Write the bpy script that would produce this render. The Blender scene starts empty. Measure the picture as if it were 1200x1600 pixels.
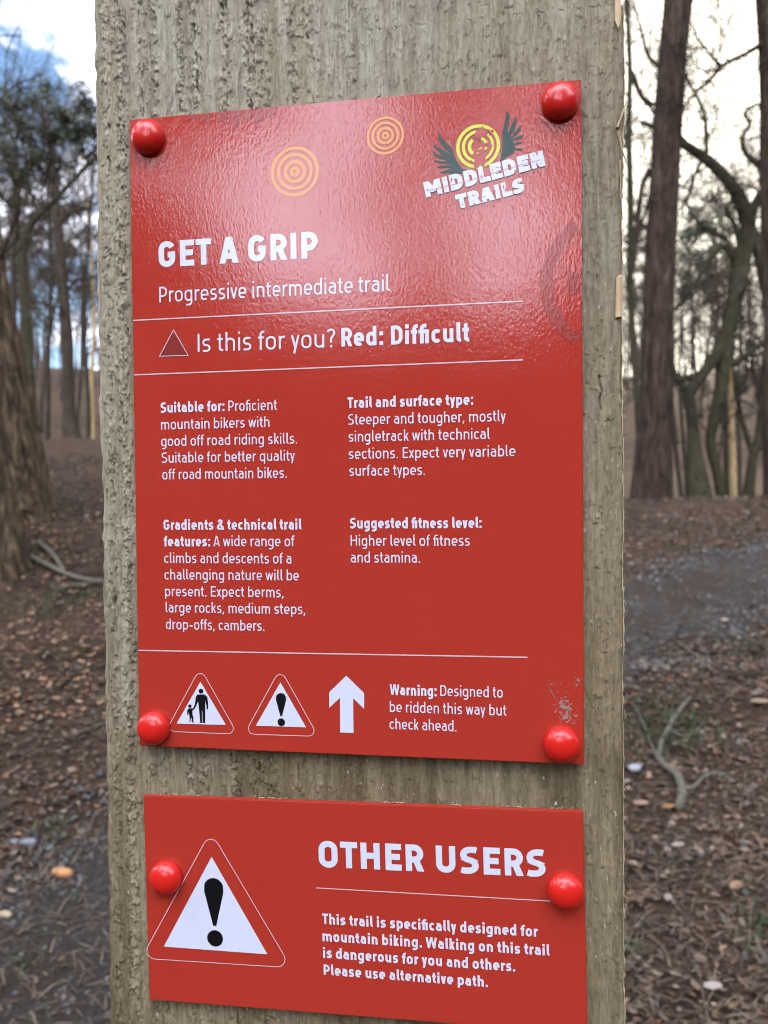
import bpy, math, random
import numpy as np
from mathutils import Vector, Matrix
R = math.radians
SC = bpy.context.scene
COL = SC.collection
random.seed(7)
RNG = np.random.default_rng(7)

# ------------------------------------------------------------------ camera, sky, sun, exposure
CAM_H = 1.40
CX, CY = 0.17249, -0.34328
ZT = CAM_H + 0.17867                      # height of the big sign's top edge
SUN_AZ, SUN_EL = 17.0, 15.0               # clockwise from +Y, above the horizon
rot = Matrix(((0.98835501, 0.00629809, 0.15203525),
              (0.15187041, 0.02138062, -0.98816914),
              (-0.00947418, 0.99975157, 0.02017514)))
cam = bpy.data.cameras.new('camera')
camo = bpy.data.objects.new('camera', cam)
COL.objects.link(camo)
camo.matrix_world = Matrix.Translation((CX, CY, CAM_H)) @ rot.to_4x4()
cam.sensor_fit = 'VERTICAL'; cam.sensor_height = 36; cam.sensor_width = 27
cam.lens = 27.0
cam.clip_start = 0.02; cam.clip_end = 2000
cam.dof.use_dof = True; cam.dof.focus_distance = 0.350; cam.dof.aperture_fstop = 12.5
SC.camera = camo

world = bpy.data.worlds.new('World'); SC.world = world; world.use_nodes = True
def build_world():
    nt = world.node_tree; N = nt.nodes; L = nt.links
    N.clear()
    out = N.new('ShaderNodeOutputWorld'); bg = N.new('ShaderNodeBackground')
    sky = N.new('ShaderNodeTexSky'); sky.sky_type = 'NISHITA'; sky.sun_disc = False
    sky.sun_elevation = R(SUN_EL); sky.sun_rotation = R(SUN_AZ)
    sky.air_density = 1.0; sky.dust_density = 0.6; sky.ozone_density = 3.0
    tc = N.new('ShaderNodeTexCoord')
    mp = N.new('ShaderNodeMapping'); mp.inputs['Scale'].default_value = (1, 1, 2.2)
    mp.inputs['Location'].default_value = (0.1185, 7.537, 2.334)
    L.new(tc.outputs['Generated'], mp.inputs['Vector'])
    no = N.new('ShaderNodeTexNoise'); no.inputs['Scale'].default_value = 2.6
    no.inputs['Detail'].default_value = 7; no.inputs['Roughness'].default_value = 0.58
    no.inputs['Distortion'].default_value = 0.4
    L.new(mp.outputs['Vector'], no.inputs['Vector'])
    ramp = N.new('ShaderNodeMapRange'); ramp.interpolation_type = 'SMOOTHSTEP'
    ramp.inputs['From Min'].default_value = 0.515; ramp.inputs['From Max'].default_value = 0.60
    L.new(no.outputs['Fac'], ramp.inputs['Value'])
    # thin veil of cloud round the sun, so that side is a pale even white
    sv = Vector((math.sin(R(SUN_AZ)) * math.cos(R(SUN_EL)), math.cos(R(SUN_AZ)) * math.cos(R(SUN_EL)), math.sin(R(SUN_EL))))
    dot = N.new('ShaderNodeVectorMath'); dot.operation = 'DOT_PRODUCT'
    L.new(tc.outputs['Generated'], dot.inputs[0]); dot.inputs[1].default_value = sv
    veil = N.new('ShaderNodeMapRange'); veil.interpolation_type = 'SMOOTHSTEP'
    veil.inputs['From Min'].default_value = 0.80; veil.inputs['From Max'].default_value = 0.97
    L.new(dot.outputs['Value'], veil.inputs['Value'])
    bank = N.new('ShaderNodeMapRange'); bank.interpolation_type = 'SMOOTHSTEP'   # unseen cloud bank added behind the viewer to light post and signs from above
    bank.inputs['From Min'].default_value = 0.60; bank.inputs['From Max'].default_value = 0.86; bank.inputs['To Max'].default_value = 0.9
    dotb = N.new('ShaderNodeVectorMath'); dotb.operation = 'DOT_PRODUCT'; dotb.inputs[1].default_value = (0.0, -0.83, 0.56)
    L.new(tc.outputs['Generated'], dotb.inputs[0]); L.new(dotb.outputs['Value'], bank.inputs['Value'])
    m0 = N.new('ShaderNodeMath'); m0.operation = 'MAXIMUM'; L.new(bank.outputs['Result'], m0.inputs[0])
    mx = N.new('ShaderNodeMath'); mx.operation = 'MAXIMUM'
    L.new(ramp.outputs['Result'], m0.inputs[1]); L.new(m0.outputs[0], mx.inputs[0]); L.new(veil.outputs['Result'], mx.inputs[1])
    # clouds away from the low sun are boosted to light the boards and post
    back = N.new('ShaderNodeMapRange'); back.interpolation_type = 'SMOOTHSTEP'
    back.inputs['From Min'].default_value = 0.35; back.inputs['From Max'].default_value = -0.35
    back.inputs['To Min'].default_value = 17.0; back.inputs['To Max'].default_value = 72.0
    L.new(dot.outputs['Value'], back.inputs['Value'])
    cc = N.new('ShaderNodeMix'); cc.data_type = 'RGBA'
    cc.inputs[6].default_value = (0.92, 0.95, 1.1, 1); cc.inputs[7].default_value = (1.0, 0.93, 0.78, 1)
    L.new(veil.outputs['Result'], cc.inputs[0])
    sc = N.new('ShaderNodeVectorMath'); sc.operation = 'SCALE'
    L.new(cc.outputs[2], sc.inputs[0]); L.new(back.outputs['Result'], sc.inputs['Scale'])
    fin = N.new('ShaderNodeMix'); fin.data_type = 'RGBA'
    L.new(mx.outputs[0], fin.inputs[0]); sg = N.new('ShaderNodeVectorMath'); sg.operation = 'SCALE'; sg.inputs['Scale'].default_value = 1.7; L.new(sky.outputs[0], sg.inputs[0]); L.new(sg.outputs[0], fin.inputs[6]); L.new(sc.outputs[0], fin.inputs[7])
    L.new(fin.outputs[2], bg.inputs['Color']); bg.inputs['Strength'].default_value = 0.07
    L.new(bg.outputs[0], out.inputs['Surface'])
    return sv
SUNV = build_world()
sl = bpy.data.lights.new('sun', 'SUN'); sl.energy = 2.6; sl.angle = R(10); sl.color = (1, 0.86, 0.66)
so = bpy.data.objects.new('sun', sl); COL.objects.link(so)
so.rotation_euler = SUNV.to_track_quat('Z', 'Y').to_euler(); so.location = (0, 0, 30)
SC.view_settings.view_transform = 'Standard'; SC.view_settings.look = 'None'
SC.view_settings.exposure = 1.22; SC.view_settings.gamma = 1; SC.view_settings.use_curve_mapping = False
SC.render.engine = 'CYCLES'
SC.cycles.max_bounces = 6; SC.cycles.use_denoising = True; SC.cycles.denoising_prefilter = 'FAST'; SC.cycles.use_adaptive_sampling = False
SC.cycles.transparent_max_bounces = 4; SC.cycles.filter_width = 1.0

# ------------------------------------------------------------------ helpers
def V(*a): return np.array(a, float)
MR = np.array(rot)
def at(px, py, d):
    """point at depth d along the direction measured at (px, py) in the 1200 x 1600 survey picture"""
    v = MR @ V((px - 600) / 1200., -(py - 800) / 1200., -1.0)
    return V(CX, CY, CAM_H) + d * v

def hash2(ix, iy, k=0):
    n = np.sin(ix * 127.1 + iy * 311.7 + k * 74.7) * 43758.5453
    return n - np.floor(n)
def vnoise(x, y, k=0):
    x = np.asarray(x, float); y = np.asarray(y, float)
    ix, iy = np.floor(x), np.floor(y); fx, fy = x - ix, y - iy
    fx = fx * fx * (3 - 2 * fx); fy = fy * fy * (3 - 2 * fy)
    a = hash2(ix, iy, k); b = hash2(ix + 1, iy, k); c = hash2(ix, iy + 1, k); d = hash2(ix + 1, iy + 1, k)
    return (a + (b - a) * fx) * (1 - fy) + (c + (d - c) * fx) * fy
def fbm(x, y, o=4, k=0):
    t = 0; a = 0.5; f = 1.0
    for i in range(o):
        t = t + a * vnoise(np.asarray(x) * f, np.asarray(y) * f, k + i); a *= 0.5; f *= 2.03
    return t

class MB:
    def __init__(s): s.v = []; s.f = []; s.c = []; s.n = 0
    def add(s, verts, faces, col=None):
        verts = np.asarray(verts, float).reshape(-1, 3)
        s.v.append(verts)
        for f in faces:
            s.f.append(tuple(int(i) + s.n for i in f))
            if col is not None: s.c.append(col)
        s.n += len(verts)
    def mesh(s, name, mat, smooth=False):
        me = bpy.data.meshes.new(name)
        me.from_pydata(np.concatenate(s.v).tolist() if s.v else [], [], s.f)
        if smooth: me.polygons.foreach_set('use_smooth', [True] * len(me.polygons))
        if s.c:
            at_ = me.attributes.new('Col', 'FLOAT_COLOR', 'FACE')
            at_.data.foreach_set('color', np.array([list(c) + [1] for c in s.c]).ravel())
        me.materials.append(mat); me.update()
        return me
    def build(s, name, mat, parent=None, smooth=False):
        return link(name, s.mesh(name, mat, smooth), parent)

def link(name, me, parent=None, local=False):
    """local: the mesh is drawn in its parent's own axes; otherwise in world axes"""
    o = bpy.data.objects.new(name, me); COL.objects.link(o)
    if parent is not None:
        o.parent = parent
        if not local and parent.parent is None: o.matrix_parent_inverse = Matrix.Translation(-parent.location)
    return o
def tag(o, label=None, cat=None, group=None, kind=None):
    if label: o['label'] = label
    if cat: o['category'] = cat
    if group: o['group'] = group
    if kind: o['kind'] = kind
    return o
def empty(name, loc, label, cat, group=None):
    o = bpy.data.objects.new(name, None); COL.objects.link(o)
    o.location = Vector([float(q) for q in loc]); o.empty_display_size = 0.1
    return tag(o, label, cat, group)

# ---- materials
def mat(name):
    m = bpy.data.materials.new(name); m.use_nodes = True
    nt = m.node_tree; b = nt.nodes['Principled BSDF']
    return m, nt, nt.nodes, nt.links, b
def noise(nt, vec, scale, detail=4, rough=0.55, dist=0.0):
    n = nt.nodes.new('ShaderNodeTexNoise'); n.inputs['Scale'].default_value = scale
    n.inputs['Detail'].default_value = detail; n.inputs['Roughness'].default_value = rough; n.inputs['Distortion'].default_value = dist
    nt.links.new(vec, n.inputs['Vector']); return n.outputs['Fac']
def mapping(nt, sc=(1, 1, 1), src='Object'):
    t = nt.nodes.new('ShaderNodeTexCoord') if src != 'Position' else nt.nodes.new('ShaderNodeNewGeometry')
    m = nt.nodes.new('ShaderNodeMapping'); m.inputs['Scale'].default_value = sc
    nt.links.new(t.outputs[src], m.inputs['Vector']); return m.outputs['Vector']
def cramp(nt, fac, stops):
    r = nt.nodes.new('ShaderNodeValToRGB'); e = r.color_ramp.elements
    while len(e) < len(stops): e.new(0.5)
    for i, (p, c) in enumerate(stops):
        e[i].position = p; e[i].color = (*c, 1)
    nt.links.new(fac, r.inputs['Fac']); return r.outputs['Color']
def bump(nt, h, strength, dist, prev=None):
    b = nt.nodes.new('ShaderNodeBump'); b.inputs['Strength'].default_value = strength; b.inputs['Distance'].default_value = dist
    nt.links.new(h, b.inputs['Height'])
    if prev is not None: nt.links.new(prev, b.inputs['Normal'])
    return b.outputs['Normal']
def mixc(nt, fac, a, b, mode='MIX'):
    m = nt.nodes.new('ShaderNodeMix'); m.data_type = 'RGBA'; m.blend_type = mode
    for s, q in ((0, fac), (6, a), (7, b)):
        if isinstance(q, (int, float)): m.inputs[s].default_value = q
        elif isinstance(q, tuple): m.inputs[s].default_value = (*q, 1)
        else: nt.links.new(q, m.inputs[s])
    return m.outputs[2]

def gloss_print(name, col, rough=0.16, peel=1.0, var=0.0, spec=0.5):
    """laminated printed board: colour under a glossy orange-peel film"""
    m, nt, N, L, b = mat(name)
    vec = mapping(nt, (1, 1, 0.55), 'Position')
    n1 = noise(nt, vec, 900, 2, 0.5, 0.6)
    n2 = noise(nt, vec, 330, 2, 0.5, 0.3)
    nn = bump(nt, n2, 1.0, 0.00004 * peel)
    nn = bump(nt, n1, 1.0, 0.00006 * peel, nn)
    L.new(nn, b.inputs['Normal'])
    b.inputs['Roughness'].default_value = rough
    b.inputs['Specular IOR Level'].default_value = spec
    if var:
        v3 = mapping(nt, (1, 1, 1), 'Position')
        c = mixc(nt, noise(nt, v3, 24, 5, 0.6), tuple(q * (1 - var) for q in col), tuple(q * (1 + var) for q in col))
        L.new(c, b.inputs['Base Color'])
        rr = N.new('ShaderNodeMapRange'); L.new(noise(nt, v3, 40, 5, 0.65), rr.inputs['Value'])
        rr.inputs['From Min'].default_value = 0.3; rr.inputs['From Max'].default_value = 0.75
        rr.inputs['To Min'].default_value = rough * 0.8; rr.inputs['To Max'].default_value = rough * 1.4
        L.new(rr.outputs['Result'], b.inputs['Roughness'])
    else:
        b.inputs['Base Color'].default_value = (*col, 1)
    return m

RED = (0.352, 0.0300, 0.0175)
M = {}
M['red_board'] = gloss_print('red laminated board', RED, 0.10, 1.0, 0.05)
M['red_edge'] = gloss_print('red board edge', (0.55, 0.05, 0.04), 0.35, 0.3)
M['white_print'] = gloss_print('white print', (0.55, 0.57, 0.67), 0.2, 0.8)
M['line_print'] = gloss_print('pale line print', (0.55, 0.42, 0.43), 0.2, 0.8)
M['black_print'] = gloss_print('black print', (0.005, 0.005, 0.006), 0.35, 0.6, spec=0.2)
M['orange_print'] = gloss_print('orange print', (0.60, 0.22, 0.03), 0.2, 0.8)
M['lime_print'] = gloss_print('lime print', (0.52, 0.54, 0.02), 0.2, 0.8)
M['green_print'] = gloss_print('dark green print', (0.006, 0.034, 0.022), 0.2, 0.8, spec=0.35)
M['shadow_print'] = gloss_print('deep red print', (0.268, 0.0245, 0.0165), 0.17, 1.0)
M['triangle_print'] = gloss_print('triangle fill print', (0.19, 0.018, 0.013), 0.2, 1.0)
M['print_gap'] = gloss_print('bare red in print', RED, 0.17, 1.0)

def cap_mat():
    m, nt, N, L, b = mat('red plastic cap')
    b.inputs['Base Color'].default_value = (0.52, 0.014, 0.009, 1)
    b.inputs['Roughness'].default_value = 0.22
    vec = mapping(nt, (1, 1, 1), 'Position')
    L.new(bump(nt, noise(nt, vec, 260, 3), 1.0, 0.00006), b.inputs['Normal'])
    rr = N.new('ShaderNodeMapRange'); L.new(noise(nt, vec, 500, 4), rr.inputs['Value'])
    rr.inputs['To Min'].default_value = 0.14; rr.inputs['To Max'].default_value = 0.34
    L.new(rr.outputs['Result'], b.inputs['Roughness'])
    b.inputs['Subsurface Weight'].default_value = 0.0
    return m
M['cap'] = cap_mat()

def wood_mat():
    m, nt, N, L, b = mat('weathered sawn timber')
    v1 = mapping(nt, (1, 1, 0.05), 'Position')
    v2 = mapping(nt, (1, 1, 0.35), 'Position')
    v3 = mapping(nt, (1, 1, 0.5), 'Position')
    c1 = cramp(nt, noise(nt, v1, 190, 6, 0.62), [(0.28, (0.175, 0.153, 0.104)), (0.5, (0.285, 0.258, 0.185)), (0.72, (0.39, 0.364, 0.275))])
    # broad patches: grey-green weathering, brown damp streaks
    c2 = mixc(nt, cramp(nt, noise(nt, v2, 13, 4, 0.6), [(0.38, (0, 0, 0)), (0.66, (1, 1, 1))]), c1, (0.25, 0.195, 0.115))
    g = N.new('ShaderNodeMix'); g.data_type = 'RGBA'
    c3 = mixc(nt, 0.45, c1, c2)
    # the face turns browner and darker towards its lower right, with a noisy outline
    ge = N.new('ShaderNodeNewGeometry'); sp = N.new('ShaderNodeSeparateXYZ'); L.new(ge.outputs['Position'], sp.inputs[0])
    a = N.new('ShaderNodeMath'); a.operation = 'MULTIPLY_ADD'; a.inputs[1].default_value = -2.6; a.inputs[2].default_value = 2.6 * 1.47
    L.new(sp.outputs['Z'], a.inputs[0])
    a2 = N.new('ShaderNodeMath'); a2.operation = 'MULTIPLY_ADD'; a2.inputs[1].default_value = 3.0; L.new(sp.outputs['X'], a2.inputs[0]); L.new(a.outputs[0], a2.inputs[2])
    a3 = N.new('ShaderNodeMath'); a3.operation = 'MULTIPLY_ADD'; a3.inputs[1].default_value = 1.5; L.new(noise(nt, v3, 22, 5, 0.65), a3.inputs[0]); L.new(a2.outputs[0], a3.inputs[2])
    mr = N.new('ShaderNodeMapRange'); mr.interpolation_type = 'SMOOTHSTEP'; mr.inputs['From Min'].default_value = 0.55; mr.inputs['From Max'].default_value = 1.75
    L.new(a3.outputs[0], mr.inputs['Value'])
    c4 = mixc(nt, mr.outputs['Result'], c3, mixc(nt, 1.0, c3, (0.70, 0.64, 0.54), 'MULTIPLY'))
    # pale frayed specks
    vs = mapping(nt, (1, 1, 0.4), 'Position')
    sp2 = cramp(nt, noise(nt, vs, 700, 2, 0.5), [(0.70, (0, 0, 0)), (0.76, (1, 1, 1))])
    # damp run-off stains in the gap between the boards
    xs = N.new('ShaderNodeMapRange'); xs.interpolation_type = 'SMOOTHSTEP'; xs.inputs['From Min'].default_value = ZT - .322; xs.inputs['From Max'].default_value = ZT - .300
    zs_ = N.new('ShaderNodeMapRange'); zs_.interpolation_type = 'SMOOTHSTEP'; zs_.inputs['From Min'].default_value = ZT - .285; zs_.inputs['From Max'].default_value = ZT - .296
    L.new(sp.outputs['Z'], xs.inputs['Value']); L.new(sp.outputs['Z'], zs_.inputs['Value'])
    st = cramp(nt, noise(nt, mapping(nt, (1, 1, 0.10), 'Position'), 42, 3, 0.55), [(0.46, (0, 0, 0)), (0.60, (1, 1, 1))])
    mm = N.new('ShaderNodeMath'); mm.operation = 'MULTIPLY'; L.new(st, mm.inputs[0]); L.new(zs_.outputs['Result'], mm.inputs[1])
    mm2 = N.new('ShaderNodeMath'); mm2.operation = 'MULTIPLY'; L.new(mm.outputs[0], mm2.inputs[0]); mm2.inputs[1].default_value = 0.75
    c4 = mixc(nt, mm2.outputs[0], c4, mixc(nt, 1.0, c4, (0.50, 0.45, 0.38), 'MULTIPLY'))
    c4 = mixc(nt, 1.0, c4, cramp(nt, noise(nt, mapping(nt, (1, 1, 0.16), 'Position'), 620, 4, 0.7), [(0.3, (.62, .60, .57)), (0.5, (1, 1, 1)), (0.7, (1.28, 1.29, 1.30))]), 'MULTIPLY')
    c5 = mixc(nt, sp2, c4, (0.40, 0.37, 0.29))
    L.new(c5, b.inputs['Base Color'])
    b.inputs['Roughness'].default_value = 0.85; b.inputs['Specular IOR Level'].default_value = 0.25
    vb = mapping(nt, (1, 1, 0.12), 'Position')
    nn = bump(nt, noise(nt, vb, 900, 5, 0.7), 0.55, 0.0012)
    nn = bump(nt, noise(nt, mapping(nt, (1, 1, 0.5), 'Position'), 1500, 4, 0.6), 0.35, 0.0008, nn)
    L.new(nn, b.inputs['Normal'])
    return m
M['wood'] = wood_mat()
def bare_wood():
    m, nt, N, L, b = mat('fresh bare wood')
    c = cramp(nt, noise(nt, mapping(nt, (1, 1, 0.05), 'Position'), 500, 4, 0.6), [(0.3, (0.36, 0.25, 0.13)), (0.7, (0.58, 0.44, 0.26))])
    L.new(c, b.inputs['Base Color']); b.inputs['Roughness'].default_value = 0.7
    return m
M['bare'] = bare_wood()

def bark(name, stops, scale=(9, 9, 2.2), moss=None, bs=0.9):
    m, nt, N, L, b = mat(name)
    v = mapping(nt, scale, 'Position')
    n1 = noise(nt, v, 2.4, 6, 0.62, 0.8)
    c = cramp(nt, n1, stops)
    if moss:
        f = cramp(nt, noise(nt, mapping(nt, (1, 1, .6), 'Position'), 2.2, 4, 0.6), [(0.36, (0, 0, 0)), (0.6, (1, 1, 1))])
        c = mixc(nt, f, c, moss)
    L.new(c, b.inputs['Base Color']); b.inputs['Roughness'].default_value = 0.95; b.inputs['Specular IOR Level'].default_value = 0.06
    L.new(bump(nt, n1, bs, 0.06), b.inputs['Normal'])
    return m
M['pine_bark'] = bark('pine bark', [(0.32, (0.012, 0.0085, 0.0065)), (0.5, (0.040, 0.027, 0.020)), (0.72, (0.088, 0.062, 0.044))], (10, 10, 1.5))
M['brown_bark'] = bark('brown ridged bark', [(0.34, (0.018, 0.013, 0.009)), (0.5, (0.058, 0.041, 0.026)), (0.7, (0.215, 0.152, 0.088))], (9, 9, 1.4))
M['mossy_bark'] = bark('mossy bark', [(0.3, (0.022, 0.019, 0.013)), (0.7, (0.075, 0.064, 0.040))], (8, 8, 4), (0.034, 0.034, 0.018))
M['grey_bark'] = bark('grey brown bark', [(0.3, (0.022, 0.017, 0.013)), (0.7, (0.078, 0.060, 0.044))], (10, 10, 3))
M['pale_bark'] = bark('pale yellow bark', [(0.3, (0.22, 0.16, 0.07)), (0.7, (0.46, 0.35, 0.17))], (10, 10, 3))
M['twig'] = bark('twig bark', [(0.3, (0.032, 0.024, 0.018)), (0.7, (0.085, 0.066, 0.050))], (10, 10, 10))
M['stick'] = bark('lichened stick', [(0.3, (0.14, 0.127, 0.095)), (0.7, (0.36, 0.335, 0.26))], (60, 60, 60))
def attr_mat(name, rough=0.75, spec=0.3):
    m, nt, N, L, b = mat(name)
    a = N.new('ShaderNodeAttribute'); a.attribute_name = 'Col'
    L.new(a.outputs['Color'], b.inputs['Base Color']); b.inputs['Roughness'].default_value = rough; b.inputs['Specular IOR Level'].default_value = spec
    return m
M['needles'] = attr_mat('pine needles', 0.6)
M['leaf'] = attr_mat('fallen leaves', 0.6, 0.4)
M['stone'] = attr_mat('path stones', 0.7, 0.4)
M['blade'] = attr_mat('grass blades', 0.6)
def soil_mat():
    m, nt, N, L, b = mat('woodland soil')
    v = mapping(nt, (1, 1, 1), 'Position')
    n1 = noise(nt, v, 14, 8, 0.68); n2 = noise(nt, v, 1.3, 4, 0.6)
    c = cramp(nt, n1, [(0.3, (0.016, 0.011, 0.0075)), (0.5, (0.046, 0.031, 0.021)), (0.7, (0.105, 0.069, 0.043))])
    c = mixc(nt, cramp(nt, n2, [(0.4, (0, 0, 0)), (0.62, (1, 1, 1))]), c, mixc(nt, 0.5, c, (0.085, 0.053, 0.033)))
    L.new(c, b.inputs['Base Color']); b.inputs['Roughness'].default_value = 0.9; b.inputs['Specular IOR Level'].default_value = 0.08
    nn = bump(nt, noise(nt, v, 60, 6, 0.7), 0.9, 0.03)
    L.new(nn, b.inputs['Normal'])
    return m
M['soil'] = soil_mat()
def path_mat():
    m, nt, N, L, b = mat('grey gravel path')
    v = mapping(nt, (1, 1, 1), 'Position')
    c = cramp(nt, noise(nt, v, 55, 6, 0.7), [(0.3, (0.016, 0.015, 0.014)), (0.5, (0.050, 0.046, 0.042)), (0.72, (0.13, 0.121, 0.11))])
    c = mixc(nt, cramp(nt, noise(nt, v, 3.2, 5, 0.7), [(0.36, (0, 0, 0)), (0.58, (0.85, 0.85, 0.85))]), c, (0.046, 0.032, 0.023))
    L.new(c, b.inputs['Base Color']); b.inputs['Roughness'].default_value = 0.8; b.inputs['Specular IOR Level'].default_value = 0.12
    L.new(bump(nt, noise(nt, v, 90, 5, 0.7), 1.0, 0.02), b.inputs['Normal'])
    return m
M['path'] = path_mat()

# ------------------------------------------------------------------ ground
PR = [(-400, 0), (0, 0.0), (1.9, 0.0), (3, .2), (4.5, .5), (6, .85), (7.5, 1.15), (9, 1.30), (12, 1.27), (18, 1.15), (28, 2.2), (45, 6.2), (80, 13.0), (400, 30)]
PL = [(-400, 0), (0, 0.0), (1.9, 0.0), (3, .25), (4.5, .68), (6, 1.22), (9, 1.72), (14, 2.4), (20, 2.75), (30, 3.9), (45, 7.0), (80, 14.0), (400, 30)]
def prof(P, d): return np.interp(d, [p[0] for p in P], [p[1] for p in P])
def ground(x, y):
    x = np.asarray(x, float); y = np.asarray(y, float)
    dx, dy = x - CX, y - CY
    d = np.hypot(dx, dy); az = np.degrees(np.arctan2(dx, dy))
    w = np.clip((az + 22) / 26, 0, 1); w = w * w * (3 - 2 * w)
    z = prof(PL, d) * (1 - w) + prof(PR, d) * w
    front = np.clip((75 - np.abs(az + 8)) / 25, 0, 1)
    z = z * front + (1 - front) * 0.02 * d
    amp = np.clip(d / 3, 0.25, 1.4)
    return z + (fbm(x * 1.1, y * 1.1, 4, 3) - 0.47) * 0.16 * amp + (fbm(x * 7, y * 7, 3, 9) - 0.44) * 0.035
def gz(p): return float(ground(p[0], p[1]))
def on_ground(px, py, d0=1.0, d1=80.0):
    """walk along the survey ray until it meets the ground"""
    ds = np.geomspace(d0, d1, 900)
    v = MR @ V((px - 600) / 1200., -(py - 800) / 1200., -1.0)
    P = V(CX, CY, CAM_H)[None] + ds[:, None] * v[None]
    k = np.nonzero(P[:, 2] <= ground(P[:, 0], P[:, 1]))[0]
    i = k[0] if len(k) else len(ds) - 1
    q = P[i].copy(); q[2] = gz(q); return q
def make_ground():
    na, nr = 420, 230
    rr = np.r_[0, np.geomspace(0.25, 500, nr - 1)]
    aa = np.linspace(0, 2 * np.pi, na, endpoint=False)
    Rr, Aa = np.meshgrid(rr, aa, indexing='ij')
    x = CX + Rr * np.sin(Aa); y = CY + Rr * np.cos(Aa)
    z = ground(x, y)
    idx = np.arange(nr * na).reshape(nr, na)
    a, b_, c, d = idx[:-1], np.roll(idx, -1, 1)[:-1], np.roll(idx, -1, 1)[1:], idx[1:]
    F = np.stack([a, d, c, b_], -1).reshape(-1, 4)
    mb = MB(); mb.v = [np.stack([x, y, z], -1).reshape(-1, 3)]; mb.f = [tuple(f) for f in F.tolist()]
    return tag(mb.build('ground', M['soil'], smooth=True), kind='structure')
make_ground()
# path: grey gravel track from the near left, behind the post, to the right
pc = [on_ground(-420, 1750), on_ground(60, 1530), on_ground(330, 1330), on_ground(640, 1130), on_ground(1010, 950), on_ground(1330, 880), on_ground(1900, 820)]
def catmull(P, n=10):
    P = [np.asarray(p, float) for p in P]; Q = [2 * P[0] - P[1]] + P + [2 * P[-1] - P[-2]]; out = []
    for i in range(1, len(Q) - 2):
        p0, p1, p2, p3 = Q[i - 1:i + 3]
        for t in np.linspace(0, 1, n, endpoint=False):
            out.append(0.5 * ((2 * p1) + (-p0 + p2) * t + (2 * p0 - 5 * p1 + 4 * p2 - p3) * t * t + (-p0 + 3 * p1 - 3 * p2 + p3) * t ** 3))
    out.append(Q[-2]); return np.array(out)
PATH = catmull(pc, 16)
PW = np.linspace(0.42, 0.62, len(PATH))
def make_path():
    mb = MB(); n = len(PATH); m = 15
    T = np.gradient(PATH[:, :2], axis=0); T /= np.linalg.norm(T, axis=1)[:, None]
    Nn = np.stack([T[:, 1], -T[:, 0]], 1)
    vs = []
    for i in range(n):
        for j in range(m):
            s = (j / (m - 1) * 2 - 1)
            w = PW[i] * (1 + 0.35 * (vnoise(i * .45, 3.3 if s < 0 else 9.1, 5) - .5) * 2 * abs(s))
            p = PATH[i, :2] + Nn[i] * s * w
            vs.append((p[0], p[1], float(ground(*p)) + 0.018 * (1 - abs(s) ** 3) - 0.006 * abs(s) ** 3))
    F = [(i * m + j, i * m + j + 1, (i + 1) * m + j + 1, (i + 1) * m + j) for i in range(n - 1) for j in range(m - 1)]
    mb.add(vs, F)
    tag(mb.build('path', M['path'], smooth=True), kind='structure')
make_path()
def path_dist(p):
    d = np.linalg.norm(PATH[:, :2] - np.asarray(p[:2]), axis=1); i = int(d.argmin()); return d[i] / PW[i]

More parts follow.
